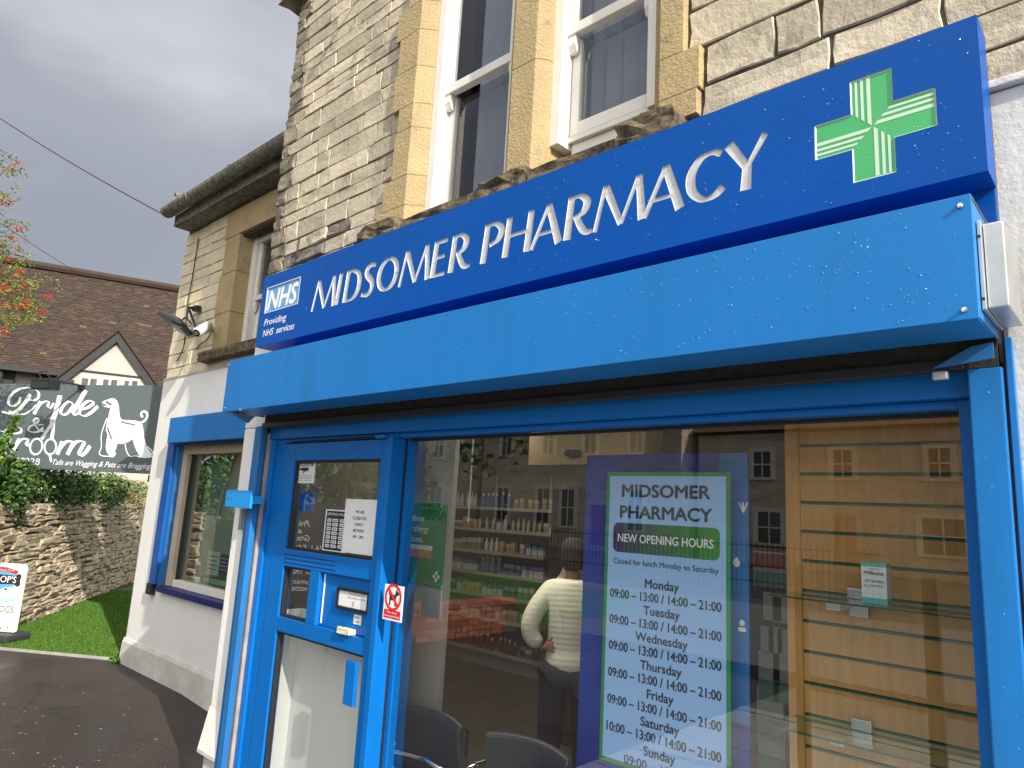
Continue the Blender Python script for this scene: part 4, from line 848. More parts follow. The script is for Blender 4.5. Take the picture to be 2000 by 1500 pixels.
KIND = [('white carton with blue top', 'carton', carton('white', 'blue', .06, .12)), ('white carton with teal top', 'carton', carton('white', 'teal', .075, .10)), ('tall white bottle', 'bottle', bottle('white', 'white', .025, .16)),
        ('blue and white bottle', 'bottle', bottle('blue', 'white', .03, .17)), ('small red carton', 'carton', carton('red', 'white', .08, .08)), ('ochre carton', 'carton', carton('ochre', 'cream', .06, .11)), ('pink carton', 'carton', carton('pink', 'white', .07, .1)),
        ('brown bottle with white cap', 'bottle', bottle('brown', 'white', .027, .15)), ('green carton', 'carton', carton('green', 'white', .055, .13)), ('navy carton', 'carton', carton('navy', 'teal', .07, .12)), ('cream tube bottle', 'bottle', bottle('cream', 'cream', .02, .13)), ('teal bottle', 'bottle', bottle('teal', 'white', .024, .15))]
protos = []
ORD = ('top', 'second', 'third', 'fourth', 'fifth', 'sixth', 'bottom')
pref = [[2, 5, 10, 2, 3, 0, 5], [0, 2, 10, 4, 5, 2, 1], [1, 0, 2, 6, 5, 2, 8], [3, 2, 0, 2, 0, 9], [0, 2, 9, 5, 8, 0], [9, 1, 2, 5, 0], [4, 9, 7, 7, 7, 0]]
first = [None] * len(KIND)
for i, z in enumerate(SZ):
    x = -7.12; lim = -4.98 if i < 2 else -5.22 if i < 6 else -4.85
    while x < lim:
        kx = random.choice(pref[i]); rep = random.randint(1, 4)
        for _ in range(rep):
            if x > lim: break
            if first[kx] is None: first[kx] = o = KIND[kx][2]()
            else: o = first[kx].copy(); COL.objects.link(o)
            o.location = (x, YB + .03 + random.uniform(0, .04), z + .002); o.rotation_euler = (0, 0, random.uniform(-.12, .12)); o.scale = (1, 1, random.uniform(.9, 1.12))
            tag(o, KIND[kx][0] + ' standing on the %s shelf of the back shelving' % ORD[i], KIND[kx][1], 'goods on the shop shelving')
            x += .075 + random.uniform(0, .022)
        x += random.uniform(0, .05)

# ------------------------------------------------------------------ the customer
def skin(name, m, parent, V, E, rad, root=0, sub=2, push=0):
    me = bpy.data.meshes.new(name); me.from_pydata(V, E, []); o = bpy.data.objects.new(name, me); COL.objects.link(o)
    o.modifiers.new('s', 'SKIN')
    for i, r in enumerate(rad):
        sv = me.skin_vertices[0].data[i]; sv.radius = r if isinstance(r, tuple) else (r, r); sv.use_root = (i == root)
    sb = o.modifiers.new('u', 'SUBSURF'); sb.levels = sub; sb.render_levels = sub
    bpy.context.view_layer.update(); d = bpy.context.evaluated_depsgraph_get()
    nm = bpy.data.meshes.new_from_object(o.evaluated_get(d)); bpy.data.objects.remove(o)
    nm.materials.clear(); nm.materials.append(m); nm.polygons.foreach_set('use_smooth', [True] * len(nm.polygons)); nm.name = name
    o = bpy.data.objects.new(name, nm); COL.objects.link(o); o.parent = parent; return o
pr = thing('person', 'customer in a cream knitted cardigan and dark trousers seen from behind', 'person', (-2.66, 3.47, ZFL))
pr.rotation_euler = (0, 0, math.atan2(.674, .736) - .05)
SKN = mat('skin', (.42, .22, .16), .5, var=.1, vs=20, space='O'); HAIR = mat('dark_hair', (.009, .007, .006), .75, space='O', bump=.5, bs=50, stretch=(8, 8, 1)); TRS = mat('dark_trousers', (.012, .015, .024), .8, space='O')
h0 = -ZFL   # local z counts from the shop floor
z_ = lambda z: z + h0
# body: pelvis, spine, neck, head, arms to wrists, legs
V = [(0, 0, z_(.80)), (0, .02, z_(.98)), (0, .01, z_(1.12)), (0, .04, z_(1.24)), (0, .06, z_(1.33)), (0, .08, z_(1.41)), (0, .09, z_(1.47)),
     (-.14, .0, z_(1.20)), (-.245, -.02, z_(.99)), (-.17, -.01, z_(.86)),
     (.14, .0, z_(1.20)), (.23, .05, z_(.98)), (.15, .17, z_(.92)),
     (-.09, .01, z_(.72)), (-.10, .03, z_(.36)), (-.10, .01, .07), (-.10, .13, .03), (.09, .01, z_(.72)), (.10, .03, z_(.36)), (.10, .01, .07), (.10, .13, .03)]
E_ = [(0, 1), (1, 2), (2, 3), (3, 4), (4, 5), (5, 6), (2, 7), (7, 8), (8, 9), (2, 10), (10, 11), (11, 12), (0, 13), (13, 14), (14, 15), (15, 16), (0, 17), (17, 18), (18, 19), (19, 20)]
rd = [(.135, .105), (.105, .075), (.11, .075), (.045, .045), .045, (.075, .085), .06, .05, .036, .026, .05, .036, .026, .08, .055, .038, .03, .08, .055, .038, .03]
skin('body', SKN, pr, V, E_, rd)
# hand resting on the back of the hip: palm and five fingers
hb_ = Vector((-.155, -.03, z_(.865)))
hv = [tuple(hb_), tuple(hb_ + Vector((.035, -.03, .02)))]; he = [(0, 1)]; hr = [.02, (.034, .016)]
for k, (ln, ang) in enumerate(((.07, -.35), (.078, -.1), (.072, .12), (.056, .36))):
    bq = hb_ + Vector((.05, -.035, .02 + .016 * (1.5 - k))); d1 = Vector((math.cos(ang), -.05, -math.sin(ang))); i = len(hv)
    hv += [tuple(bq), tuple(bq + d1 * ln * .55), tuple(bq + d1 * ln + Vector((0, .015, -.008)))]; he += [(1, i), (i, i + 1), (i + 1, i + 2)]; hr += [.0105, .0095, .008]
i = len(hv); hv += [tuple(hb_ + Vector((.03, -.035, .05))), tuple(hb_ + Vector((.06, -.04, .085)))]; he += [(1, i), (i, i + 1)]; hr += [.012, .009]
skin('hand', SKN, pr, hv, he, hr, sub=1)
def knit():
    m = bpy.data.materials.new('cream_knit'); m.use_nodes = True; nt = m.node_tree; p = nt.nodes['Principled BSDF']; p.inputs['Roughness'].default_value = .9
    pos = nd(nt, 'ShaderNodeTexCoord').outputs['Object']
    wv = nd(nt, 'ShaderNodeTexWave', {'Vector': pos, 'Scale': 10.5, 'Distortion': .8, 'Detail': 1}, bands_direction='Z').outputs['Fac']
    vz = nd(nt, 'ShaderNodeMapping', {0: pos, 'Scale': (95, 95, 32), 'Rotation': (0, .5, 0)}).outputs[0]
    vo = nd(nt, 'ShaderNodeTexVoronoi', {'Vector': vz, 'Scale': 1.0, 'Randomness': .25}).outputs[0]
    hole = nd(nt, 'ShaderNodeMapRange', {0: vo, 1: .18, 2: .42}).outputs[0]
    band = nd(nt, 'ShaderNodeMapRange', {0: wv, 1: .35, 2: .55}).outputs[0]
    hb2 = nd(nt, 'ShaderNodeMath', {0: hole, 1: band}, operation='MAXIMUM').outputs[0]
    c = nd(nt, 'ShaderNodeMix', {0: hb2, 6: (.66, .61, .51, 1), 7: (.76, .72, .63, 1)}, data_type='RGBA').outputs[2]; nt.links.new(c, p.inputs['Base Color'])
    hs = nd(nt, 'ShaderNodeMath', {0: hb2, 1: wv}, operation='ADD').outputs[0]
    b = nd(nt, 'ShaderNodeBump', {'Height': hs, 'Strength': .4, 'Distance': .002}); nt.links.new(b.outputs[0], p.inputs['Normal']); return m
KN = knit()
V2 = [(0, .0, z_(.70)), (0, .0, z_(.80)), (0, .01, z_(.98)), (0, -.005, z_(1.13)), (0, .02, z_(1.245)), (0, .035, z_(1.315)), (-.145, -.005, z_(1.185)), (-.205, -.015, z_(1.09)), (-.25, -.02, z_(.985)), (-.23, -.02, z_(.92)), (-.17, -.015, z_(.875)), (.145, -.005, z_(1.185)), (.235, .05, z_(.98)), (.15, .16, z_(.92))]
skin('cardigan', KN, pr, V2, [(0, 1), (1, 2), (2, 3), (3, 4), (4, 5), (3, 6), (6, 7), (7, 8), (8, 9), (9, 10), (3, 11), (11, 12), (12, 13)],
     [(.165, .125), (.16, .125), (.145, .108), (.15, .108), (.105, .09), (.062, .062), .078, .068, .063, .058, .05, .074, .06, .045], root=2)
skin('trousers', TRS, pr, [V[0], V[13], V[14], V[15], V[17], V[18], V[19]], [(0, 1), (1, 2), (2, 3), (0, 4), (4, 5), (5, 6)], [(.15, .115), .1, .075, .062, .1, .075, .062])
skin('hair', HAIR, pr, [(0, .06, z_(1.50)), (0, .035, z_(1.44)), (0, .01, z_(1.37)), (0, -.015, z_(1.305))], [(0, 1), (1, 2), (2, 3)], [(.07, .085), (.088, .10), (.085, .075), (.075, .05)])
MB().tube([Vector((-.09 + .09 * math.cos(t) , -.045 - .02 * math.sin(t), z_(1.285) + .035 * math.sin(t))) for t in [math.pi + k * math.pi / 8 for k in range(9)]], .006, 6).build('neck_cord', BLACK, pr, smooth=True)
pr.children[-1].matrix_parent_inverse = Matrix()

# ------------------------------------------------------------------ lower window of the side wing
sw2 = thing('side_window', 'small shop window with blue shutter box in the set-back white wall', 'window', (-6.4, 2.8, 1.4))
B('shutter_box', HOOD, sw2, at(333, 815, 2.7).x, -4.9, 2.70, 2.836, at(333, 865, 2.7).z, at(336, 816, 2.7).z, .004)
B('shutter_slot', NAVY, sw2, -7.0, -4.9, 2.76, 2.837, 2.10, 2.135)
B('guide_channel', mat('side_frame_blue', (.003, .085, .36), .4), sw2, -7.18, -7.03, 2.79, 2.837, .80, 2.13, .004); B('guide_channel', FRAMEW, sw2, -7.03, -6.97, 2.815, 2.9, .76, 2.10); B('guide_foot', BLACK, sw2, -7.2, -7.1, 2.785, 2.837, .70, .80)
B('cream_frame', CREAMF, sw2, -6.965, -6.86, 2.86, 2.95, .80, 2.10, .003); B('cream_frame', CREAMF, sw2, -6.859, -5.2, 2.86, 2.95, 2.02, 2.10, .003); B('cream_frame', WPAINT, sw2, -6.859, -5.2, 2.88, 2.95, .80, .86, .003)
B('sill', NAVY, sw2, -6.97, -5.2, 2.79, 2.88, .745, .795, .004)
MB().add([(-6.87, 2.93, .85), (-5.2, 2.93, .85), (-5.2, 2.93, 2.03), (-6.87, 2.93, 2.03)], [(0, 1, 2, 3)]).build('pane', GLASSX, sw2)
B('glazing_bead', RUBBER, sw2, -6.86, -6.845, 2.90, 2.928, .86, 2.02)
B('reflection_blind', mat('reflection_green', (.34, .42, .37), .9), sw2, -6.8, -5.3, 3.04, 3.05, .7, 2.1)  # blind coloured grey-green to stand in for foliage reflected in the pane
for i, (a, b, c, d, m_, lab) in enumerate(((-6.36, -6.12, .96, 1.16, PAPER, 'white leaflet in the lower corner of the side window'), (-6.12, -5.93, .98, 1.15, mat('leaflet_purple', (.1, .03, .16), .6), 'purple leaflet beside the white one in the side window'), (-6.42, -5.9, .88, .94, PG, 'green leaflet strip at the bottom of the side window'))):
    n_ = thing('leaflet', lab, 'leaflet', (a, 2.95, c), 'leaflets in the side window'); B('sheet', m_, n_, a, b, 2.95, 2.953, c, d)
    for q in range(4): B('print_line', INK if m_ is PAPER else PAPER, n_, a + .02, b - .03 - .02 * (q % 2), 2.9485, 2.9498, d - (.2 + .18 * q) * (d - c) - .006, d - (.2 + .18 * q) * (d - c))

# ------------------------------------------------------------------ floodlight, camera, cables on the wing
fld = thing('floodlight', 'black floodlight on an arm on the set-back stone wall', 'floodlight', at(345, 635, 2.6))
c = at(343, 632, 2.58); ax = (at(375, 648, 2.66) - at(312, 618, 2.5)); ax.normalize(); az = Vector((-.15, .3, .94)).normalized(); ay = az.cross(ax).normalized(); az = ax.cross(ay)
MB().obox(c, ax, ay, az, .34, .20, .035).build('lamp_housing', BLACK, fld, .006); MB().obox(c + az * .035 - ax * .04, ax, ay, az, .22, .13, .035).build('lamp_fins', mat('flood_grey', (.035, .045, .05), .7), fld, .008)
MB().obox(c - az * .03 + ax * .10, ax, ay, az, .15, .15, .03).build('lamp_lens', mat('lens_grey', (.03, .034, .042), .25), fld, .004)
w0 = at(387, 605, 2.84)
MB().tube([w0, w0 + Vector((0, -.10, .0)), at(383, 640, 2.74), at(372, 650, 2.68)], .014, 6).build('lamp_bracket', BLACK, fld); MB().obox(w0 + Vector((.03, -.03, 0)), FX, Vector((0, 1, 0)), FU, .1, .05, .05).build('bracket_foot', BLACK, fld, .006)
MB().tube(spline([w0 + Vector((-.02, -.05, .02)), at(368, 605, 2.76), at(366, 622, 2.74), at(374, 632, 2.72), at(362, 620, 2.7), at(355, 627, 2.62)], 5), .008, 6).build('lamp_cable', BLACK, fld, smooth=True)
cc = thing('security_camera', 'white bullet security camera below the floodlight', 'camera', at(398, 640, 2.7))
a, b_ = at(384, 650, 2.58), at(408, 636, 2.72); CW = mat('camera_white', (.6, .62, .63), .45)
MB().tube([a, a + (b_ - a) * .05, b_], [.04, .046, .046], 14).build('camera_body', CW, cc, smooth=True); dd = (a - b_).normalized(); MB().tube([a + dd * .002, a + dd * .006], .034, 14).build('camera_lens', BLACK, cc); MB().tube([a + dd * .007, a + dd * .009], .018, 12).build('camera_iris', STEEL, cc)
MB().tube([b_, at(411, 645, 2.78), at(412, 640, 2.845)], [.014, .018, .03], 8).build('camera_mount', CW, cc, smooth=True)
MB().tube(spline([at(412, 650, 2.83), at(404, 664, 2.83), at(392, 672, 2.83), at(385, 680, 2.835)], 5), .006, 5).build('camera_cable', BLACK, cc, smooth=True)
CAB = mat('cable_black', (.02, .02, .022), .6)
tag(MB().tube(spline([at(388, 465, 2.835), at(376, 540, 2.83), at(366, 600, 2.83), at(362, 650, 2.83), at(358, 680, 2.83), at(346, 705, 2.835)], 4), .006, 5).build('wall_cable', CAB, smooth=True), 'thin black cable clipped down the corner of the set-back wing', 'cable')
tag(MB().tube(spline([at(585, 466, 2.075), at(582, 478, 2.07), at(579, 500, 2.07), at(571, 525, 2.07)], 4), .006, 5).build('wall_cable', CAB, smooth=True), 'short black cable rising behind the left end of the fascia sign', 'cable')
def wire(p0, p1, sag, lab):
    pts = [p0.lerp(p1, t / 24) - Vector((0, 0, sag * 4 * (t / 24) * (1 - t / 24))) for t in range(25)]
    tag(MB().tube(pts, .0065, 5).build('overhead_wire', CAB, smooth=True), lab, 'wire', 'overhead wires')
wire(at(327, 423, 2.6), atd(-350, -50, 16), .25, 'thin black overhead wire ending at the gutter corner')
wire(atd(185, 552, 24), atd(-300, 215, 14), .12, 'lower black overhead wire crossing above the tiled roof')

# ------------------------------------------------------------------ turf, retaining wall, hedges
TURF = mat('turf_green', (.045, .11, .008), .9, col2=(.03, .08, .006), vs=5, bump=.8, bs=400)
g = lambda u, v: atz(u, v, 0)
te0, te1 = g(0, 1268), g(235, 1290); ed = (te1 - te0).normalized(); tl_ = te0 - ed * 2.5; tr_ = te1 + ed * .35
back = [Vector((-15.2, 6.2, 0)), Vector((-7.64, 6.2, 0))]
poly = [Vector((p.x, p.y, .012)) for p in (tl_, tr_, back[1], back[0], Vector((-10.2, 2.3, 0)))]
tag(MB().prism(poly, Vector((0, 0, -.03))).build('turf_base', TURF), kind='structure')
GB1 = mat('blade_green', (.075, .18, .004), .8); GB2 = mat('blade_dark', (.045, .115, .008), .8)
def inside(x, y):
    r = False
    for i in range(len(poly)):
        a, b = poly[i], poly[i - 1]
        if (a.y > y) != (b.y > y) and x < (b.x - a.x) * (y - a.y) / (b.y - a.y) + a.x: r = not r
    return r
mb = MB()
for _ in range(110000):
    x, y = random.uniform(-13, -7.5), random.uniform(1.6, 5.6)
    if not inside(x, y) or y > 2.85 and x > -7.68: continue
    a = random.uniform(0, 6.28); s = .005; h = random.uniform(.01, .024); dx, dy = math.cos(a) * s, math.sin(a) * s; lx, ly = random.uniform(-.015, .015), random.uniform(-.015, .015)
    mb.add([(x - dx, y - dy, .01), (x + dx, y + dy, .01), (x + lx, y + ly, .012 + h)], [(0, 1, 2)], random.randrange(2))
me = bpy.data.meshes.new('turf_grass'); me.from_pydata(mb.v, [], mb.f); me.materials.append(GB1); me.materials.append(GB2); me.polygons.foreach_set('material_index', mb.mi)
o = bpy.data.objects.new('turf_grass', me); COL.objects.link(o); tag(o, 'bright green artificial grass beside the white wall', 'grass', kind='stuff')
e0, e1 = te0 - ed * 2.5, te1 + ed * .25; nrm = Vector((-ed.y, ed.x, 0)); tag(MB().prism([e0, e1, e1 - nrm * .03, e0 - nrm * .03], Vector((0, 0, .022))).build('turf_edging', mat('edging_grey', (.36, .36, .33), .8, var=.2, vs=10)), 'thin pale edging strip between the turf and the asphalt', 'edging')
# retaining wall of rubble, stone by stone
RUB = mat('rubble_stone', (.52, .44, .31), .95, col2=(.34, .285, .205), vs=9, bump=1.6, bs=34, rnd=.3, stain=(.10, .085, .065), ss=6, sth=.6)
RUBM = mat('rubble_mortar', (.14, .115, .085), .95, var=.4, vs=10, bump=.6, bs=30)
A0 = Vector((-10.11, 2.55, 0)); A1 = Vector((-14.53, 5.41, 0)); wd = (A1 - A0).normalized(); A0 = A0 - wd * 1.0
wnr = Vector((wd.y, -wd.x, 0)); 
if wnr.dot(-A0) < 0: wnr = -wnr
rw = thing('retaining_wall', 'rough rubble stone retaining wall behind the artificial turf', 'wall', A0)
FW = (A0, wd, FU, wnr); LW = 7.6
MB().prism([A0 - wnr * .03 - wd * .35, A0 - wnr * .03 + wd * LW, A0 - wnr * .4 + wd * LW, A0 - wnr * .4 - wd * .35], Vector((0, 0, 1.40))).build('wall_core', RUBM, rw)
zs = courses(0.0, 1.43, .045, .092); cells = []
for za, zb in zip(zs, zs[1:]):
    x = -.35
    while x < LW:
        w = random.uniform(.14, .44); cells.append((x, w, za, zb)); x += w
cells.sort(key=lambda c_: c_[0]); rest = []
for k_, (x, w, za, zb) in enumerate(cells):
    o = stone(rw, x + .006, x + w - .006, za + .004 + random.uniform(-.016, .012), zb - .004 + random.uniform(-.012, .016), FW, RUB, front=random.uniform(-.010, .028), depth=.08, jit=.016, inset=.013)
    if k_ >= 297: rest.append(o)
mb = MB()
for o in rest: mb.add([v.co.copy() for v in o.data.vertices], [tuple(p.vertices) for p in o.data.polygons]); bpy.data.objects.remove(o)
if rest: mb.build('far_rubble', RUB, rw)['kind'] = 'stuff'
LFD = [mat('leaf_dark', (.024, .060, .012), .5), mat('leaf_mid', (.042, .10, .016), .5), mat('leaf_deep', (.016, .045, .010), .5)]
LFB = [mat('leaf_bright', (.13, .24, .03), .5), mat('leaf_lime', (.085, .19, .024), .5), LFD[1]]
LFO = [mat('leaf_straw', (.24, .18, .075), .7), LFB[0], mat('leaf_brown', (.12, .075, .035), .7), LFD[1], LFB[1]]
def blob(c, r, n): 
    out = []
    for _ in range(n):
        d = Vector((random.gauss(0, 1), random.gauss(0, 1), random.gauss(0, 1))).normalized() * random.uniform(.45, 1) ** .5
        out.append((c[0] + d.x * r[0], c[1] + d.y * r[1], c[2] + d.z * r[2]))
    return out
def along(s, off, z): p = A0 + wd * s - wnr * off; return (p.x, p.y, z)
tag(MB().prism([A0 - wnr * .3 - wd * 3, A0 - wnr * .3 + wd * 9, A0 - wnr * 12 + wd * 9, A0 - wnr * 12 - wd * 3], Vector((0, 0, 1.36))).build('bank', mat('earth', (.06, .05, .03), .95, var=.4)), kind='structure')
hg = thing('hedge', 'dark leafy hedge spilling over the rubble wall below the grooming sign', 'hedge', along(2, .5, 1.4))
pts = []
for s in [k * .22 for k in range(19)]: pts += blob(along(s, random.uniform(.0, .5), 1.62 + random.uniform(-.06, .1)), (.3, .3, .26), 420)
leafcloud('foliage', LFD + [LFB[1]], pts, .055, hg)
for k in range(5): MB().tube([along(.5 + k * .8, .4, 1.3), along(.6 + k * .8, .35, 1.75)], [.03, .012], 5).build('stem', mat('bark', (.07, .05, .035), .9) if 'bark' not in MATS else MATS['bark'], hg)
fs = thing('flowering_shrub', 'straggly green and straw coloured shrub with pink flowers near the white wall', 'shrub', along(5.2, .4, 1.4))
pts = []
for s in [3.6 + k * .25 for k in range(15)]: pts += blob(along(s, random.uniform(-.1, .4), 1.60 + random.uniform(-.12, .12)), (.32, .32, .25), 300)
leafcloud('foliage', LFO, pts, .06, fs, flat=.16); leafcloud('flowers', [mat('flower_pink', (.5, .08, .12), .6)], [random.choice(pts) for _ in range(90)], .05, fs, flat=.5)['kind'] = 'stuff'
for k in range(4): MB().tube([along(4 + k * .7, .2, 1.35), along(4.1 + k * .7, .0, 1.7)], [.02, .008], 5).build('stem', MATS['bark'], fs)
iv = thing('ivy_bush', 'dark ivy hanging at the left end of the rubble wall', 'ivy', atd(0, 980, 9.6))
pts = []
for u, v, r in ((-25, 900, .3), (5, 935, .26), (25, 960, .2), (-10, 985, .28), (10, 1010, .2), (-30, 1030, .25), (35, 930, .2), (-60, 960, .35)): pts += blob(atd(u, v, 9.9), (r, r, r), 900)
leafcloud('foliage', LFD + [LFB[1]], pts, .05, iv); MB().tube([atd(-40, 1110, 10.0), atd(-10, 900, 9.95)], [.015, .008], 6).build('stem', MATS['bark'], iv)
sp = thing('shrub_sprig', 'light green leafy sprig rising in front of the grooming sign', 'shrub', atd(0, 900, 9.0))
pts = []
for k in range(60):
    t = k / 59; p = atd(-14 + 48 * t, 905 - 90 * t, 8.9); pts += blob(p, (.03 + .02 * (1 - t),) * 3, 6)
for u, v in ((-8, 905), (2, 890)): pts += blob(atd(u, v, 8.9), (.05, .05, .08), 50)
leafcloud('foliage', LFB, pts, .05, sp); MB().tube([atd(-25, 1000, 8.95), atd(-14, 905, 8.9), atd(34, 815, 8.9)], [.015, .01, .004], 5).build('stem', MATS['bark'], sp)

lb_ = thing('laurel_bush', 'tall green laurel bush beside the rowan, mirrored in the side window', 'bush', (-10.9, .5, 0))
MB().tube([(-10.9, .5, -.05), (-10.85, .55, 1.6)], [.06, .03], 6).build('stem', MATS['bark'], lb_)
pts = []
for _ in range(26): pts += blob((-10.9 + random.gauss(0, .45), .4 + random.gauss(0, .5), 1.5 + random.uniform(-1.0, 1.2)), (.34, .34, .34), 130)
leafcloud('foliage', LFB + [LFD[1]], pts, .11, lb_)

# ------------------------------------------------------------------ grooming sign
PS = atd(300, 925, 9.3); gx_ = Vector((.877, .48, 0)).normalized(); gn = Vector((gx_.y, -gx_.x, 0))
GREY = mat('sign_grey', (.10, .13, .142), .5, var=.06, vs=2)
ps_ = thing('grooming_sign', 'grey signboard with white script lettering and a dog silhouette', 'sign', PS)
q = lambda u, v, d=0: atp(u, v, PS, gn) + gn * d
tR, bR, tL, bL = q(331, 755), q(303, 926), q(0, 748), q(0, 912)
zt_ = (tR.z + tL.z) / 2; zb2 = (bR.z + bL.z) / 2
rt = PS + gx_ * .5; lf = PS - gx_ * 2.75
MB().prism([Vector((lf.x, lf.y, zb2)), Vector((rt.x, rt.y, zb2)), Vector((rt.x, rt.y, zt_)), Vector((lf.x, lf.y, zt_))], -gn * .03).build('board', GREY, ps_, .003, seg=1)
for s in (-2.3, -1.2, -.1): 
    pp = PS + gx_ * s - gn * .08; MB().box(-.04, .04, -.03, .03, 0, 1.9).build('sign_post', BLACK, ps_).location = (pp.x - PS.x, pp.y - PS.y, 1.35 - PS.z)
bb = q(285, 930); MB().obox(Vector((rt.x, rt.y, zb2 - .05)) - gx_ * .3 - gn * .06, gx_, gn, FU, .6, .05, .08).build('support_beam', BLACK, ps_)
SC = 5.882
fr0 = (PS, gx_, FU, gn)
def zp(x, y):           # zoomed artwork pixel -> 2-D sign coordinates
    p = atp(x / SC, 740 + y / SC, PS, gn) - PS; return (p.dot(gx_), p.z)
pxm = (Vector(zp(1000, 500)) - Vector(zp(900, 500))).length / 100
lay = [0]
def pen(pts, wmin=7, wmax=30, fixed=None, n=7, name='script_stroke', closed=False):
    wmin *= 1.25; wmax *= 1.3; fixed = fixed * (1.28 if fixed > 25 else 1.0) if fixed is not None else None
    P = spline(pts, n) if fixed is None or len(pts) > 2 else [Vector(p) for p in pts]; ws = []
    for i in range(len(P)):
        d = (P[min(i + 1, len(P) - 1)] - P[max(i - 1, 0)]).normalized()
        s = abs(d.y * .9 - d.x * .43) if d.y * -1 + d.x * .5 < 0 or True else 0
        ws.append(fixed if fixed is not None else wmin + (wmax - wmin) * max(0, s - .35) / .65)
    lay[0] += 1
    MB_ART.ribbon([zp(*p) for p in P], [w * pxm for w in ws], fr0, .001, .0022 + .00006 * lay[0])
def art(name): 
    global MB_ART
    MB_ART = MB()
def fin(name, m=TXTW): return MB_ART.build(name, m, ps_)
art('P'); pen([(352, 178), (300, 255), (240, 330), (180, 380), (105, 394), (22, 378)], 14, 36); pen([(238, 212), (214, 280), (152, 314), (103, 290), (108, 222), (178, 142), (280, 104), (375, 108), (440, 152), (442, 212), (392, 246), (340, 238), (338, 205)], 9, 26); pen([(100, 366), (180, 398), (280, 405), (370, 350), (412, 298)], 8, 14); fin('script_letter')
art('r'); pen([(466, 258), (392, 404)], fixed=34); pen([(428, 345), (478, 280), (540, 258), (562, 275), (548, 312), (575, 332), (604, 306), (620, 278)], 8, 24); fin('script_letter')
art('d'); pen([(840, 285), (790, 262), (735, 300), (700, 370), (720, 410), (775, 395), (830, 330), (850, 290)], 10, 30); pen([(986, 130), (832, 396)], fixed=42); pen([(838, 380), (850, 412), (885, 405), (915, 375)], 9, 20); fin('script_letter')
art('e'); pen([(930, 352), (1010, 330), (1070, 285), (1050, 254), (985, 272), (925, 340), (922, 405), (975, 424), (1050, 385), (1125, 316)], 8, 32); fin('script_letter')
art('and'); pen([(500, 562), (440, 605), (370, 612), (328, 588), (345, 548), (405, 520), (442, 482), (430, 456), (398, 468), (396, 510), (430, 565), (470, 600), (508, 598)], 8, 24); pen([(440, 530), (478, 525), (500, 530)], 8, 10); fin('script_letter')
art('G'); pen([(60, 600), (110, 560), (185, 548), (238, 570), (238, 610), (180, 628), (95, 622), (20, 600), (-60, 590), (-130, 650), (-150, 760), (-90, 850), (0, 830), (45, 770)], 9, 26); pen([(110, 680), (60, 790), (0, 860)], 16, 44); fin('script_letter')
art('r2'); pen([(226, 690), (140, 846)], fixed=36); pen([(182, 780), (240, 705), (305, 688), (322, 708), (302, 745), (318, 768), (348, 745)], 8, 24); fin('script_letter')
art('m'); pen([(716, 718), (660, 870)], fixed=34); pen([(690, 800), (745, 735), (810, 716), (836, 740), (776, 872)], 9, 34); pen([(812, 800), (870, 732), (940, 716), (966, 742), (912, 850), (935, 880), (985, 845), (1036, 770)], 9, 34); fin('script_letter')
art('sc'); pen([(690, 190), (664, 300), (628, 420), (596, 505)], fixed=44); pen([(604, 440), (590, 520), (540, 600), (480, 690)], fixed=30); pen([(612, 440), (612, 560), (596, 700)], fixed=30)
for cx_, cy_, rx_, ry_, ro in ((418, 778, 68, 92, .25), (580, 780, 66, 88, .12)): pen([tuple(p) for p in ellipse(cx_, cy_, rx_, ry_, 24, rot=ro)], fixed=18, n=2)
pen([(572, 870), (582, 915), (592, 955)], fixed=24); fin('scissors_emblem')
art('sd'); pen([(604, 478), (606, 486)], fixed=14); 
o = fin('scissors_rivet', GREY); 
for v in o.data.vertices: v.co += gn * .004
art('dog')
dogp = [(1175, 262), (1215, 246), (1268, 226), (1315, 224), (1350, 258), (1366, 310), (1372, 380), (1380, 440), (1402, 468), (1480, 474), (1560, 480), (1612, 494), (1640, 530), (1650, 600), (1656, 680), (1686, 770), (1720, 830), (1752, 868), (1728, 893), (1640, 898), (1604, 880), (1572, 830), (1542, 760), (1525, 690), (1490, 718), (1440, 738), (1400, 750), (1352, 740), (1338, 790), (1322, 830), (1334, 868), (1306, 892), (1262, 884), (1232, 850), (1216, 790), (1222, 720), (1236, 640), (1216, 590), (1228, 500), (1246, 440), (1258, 380), (1272, 326), (1245, 330), (1202, 322), (1180, 306), (1218, 298), (1204, 288), (1178, 284)]
MB_ART.prism([PS + gx_ * a + FU * b + gn * .0012 for a, b in [zp(*p) for p in dogp]], gn * .0008)
pen([(1610, 505), (1662, 482), (1692, 432), (1685, 388), (1650, 374), (1624, 396), (1630, 430), (1646, 432)], fixed=20)
pen([(1232, 450), (1196, 540), (1165, 650), (1166, 780), (1142, 850), (1170, 882), (1240, 890), (1310, 896)], fixed=9); pen([(1440, 745), (1452, 820), (1492, 888), (1560, 884), (1640, 902), (1730, 898), (1764, 872), (1740, 820), (1690, 775)], fixed=9)
fin('dog_silhouette')
art('dd'); pen([(1222, 256), (1250, 276), (1286, 296)], fixed=14); pen([(1395, 490), (1450, 505), (1560, 528)], fixed=8); pen([(1240, 560), (1262, 620), (1288, 690)], fixed=12); pen([(1196, 302), (1240, 298)], fixed=7)
o = fin('dog_detail', GREY)
for v in o.data.vertices: v.co += gn * .005
def ztext(body, x0, y0, x1, y1, h, **k):
    a, b = Vector(zp(x0, y0)), Vector(zp(x1, y1)); text(body, TXTW, ps_, PS + gx_ * b.x + FU * ((a.y + b.y) / 2) + gn * .001, h * pxm, (b - a).length, fr=(gx_, FU, gn), align='R', **k)
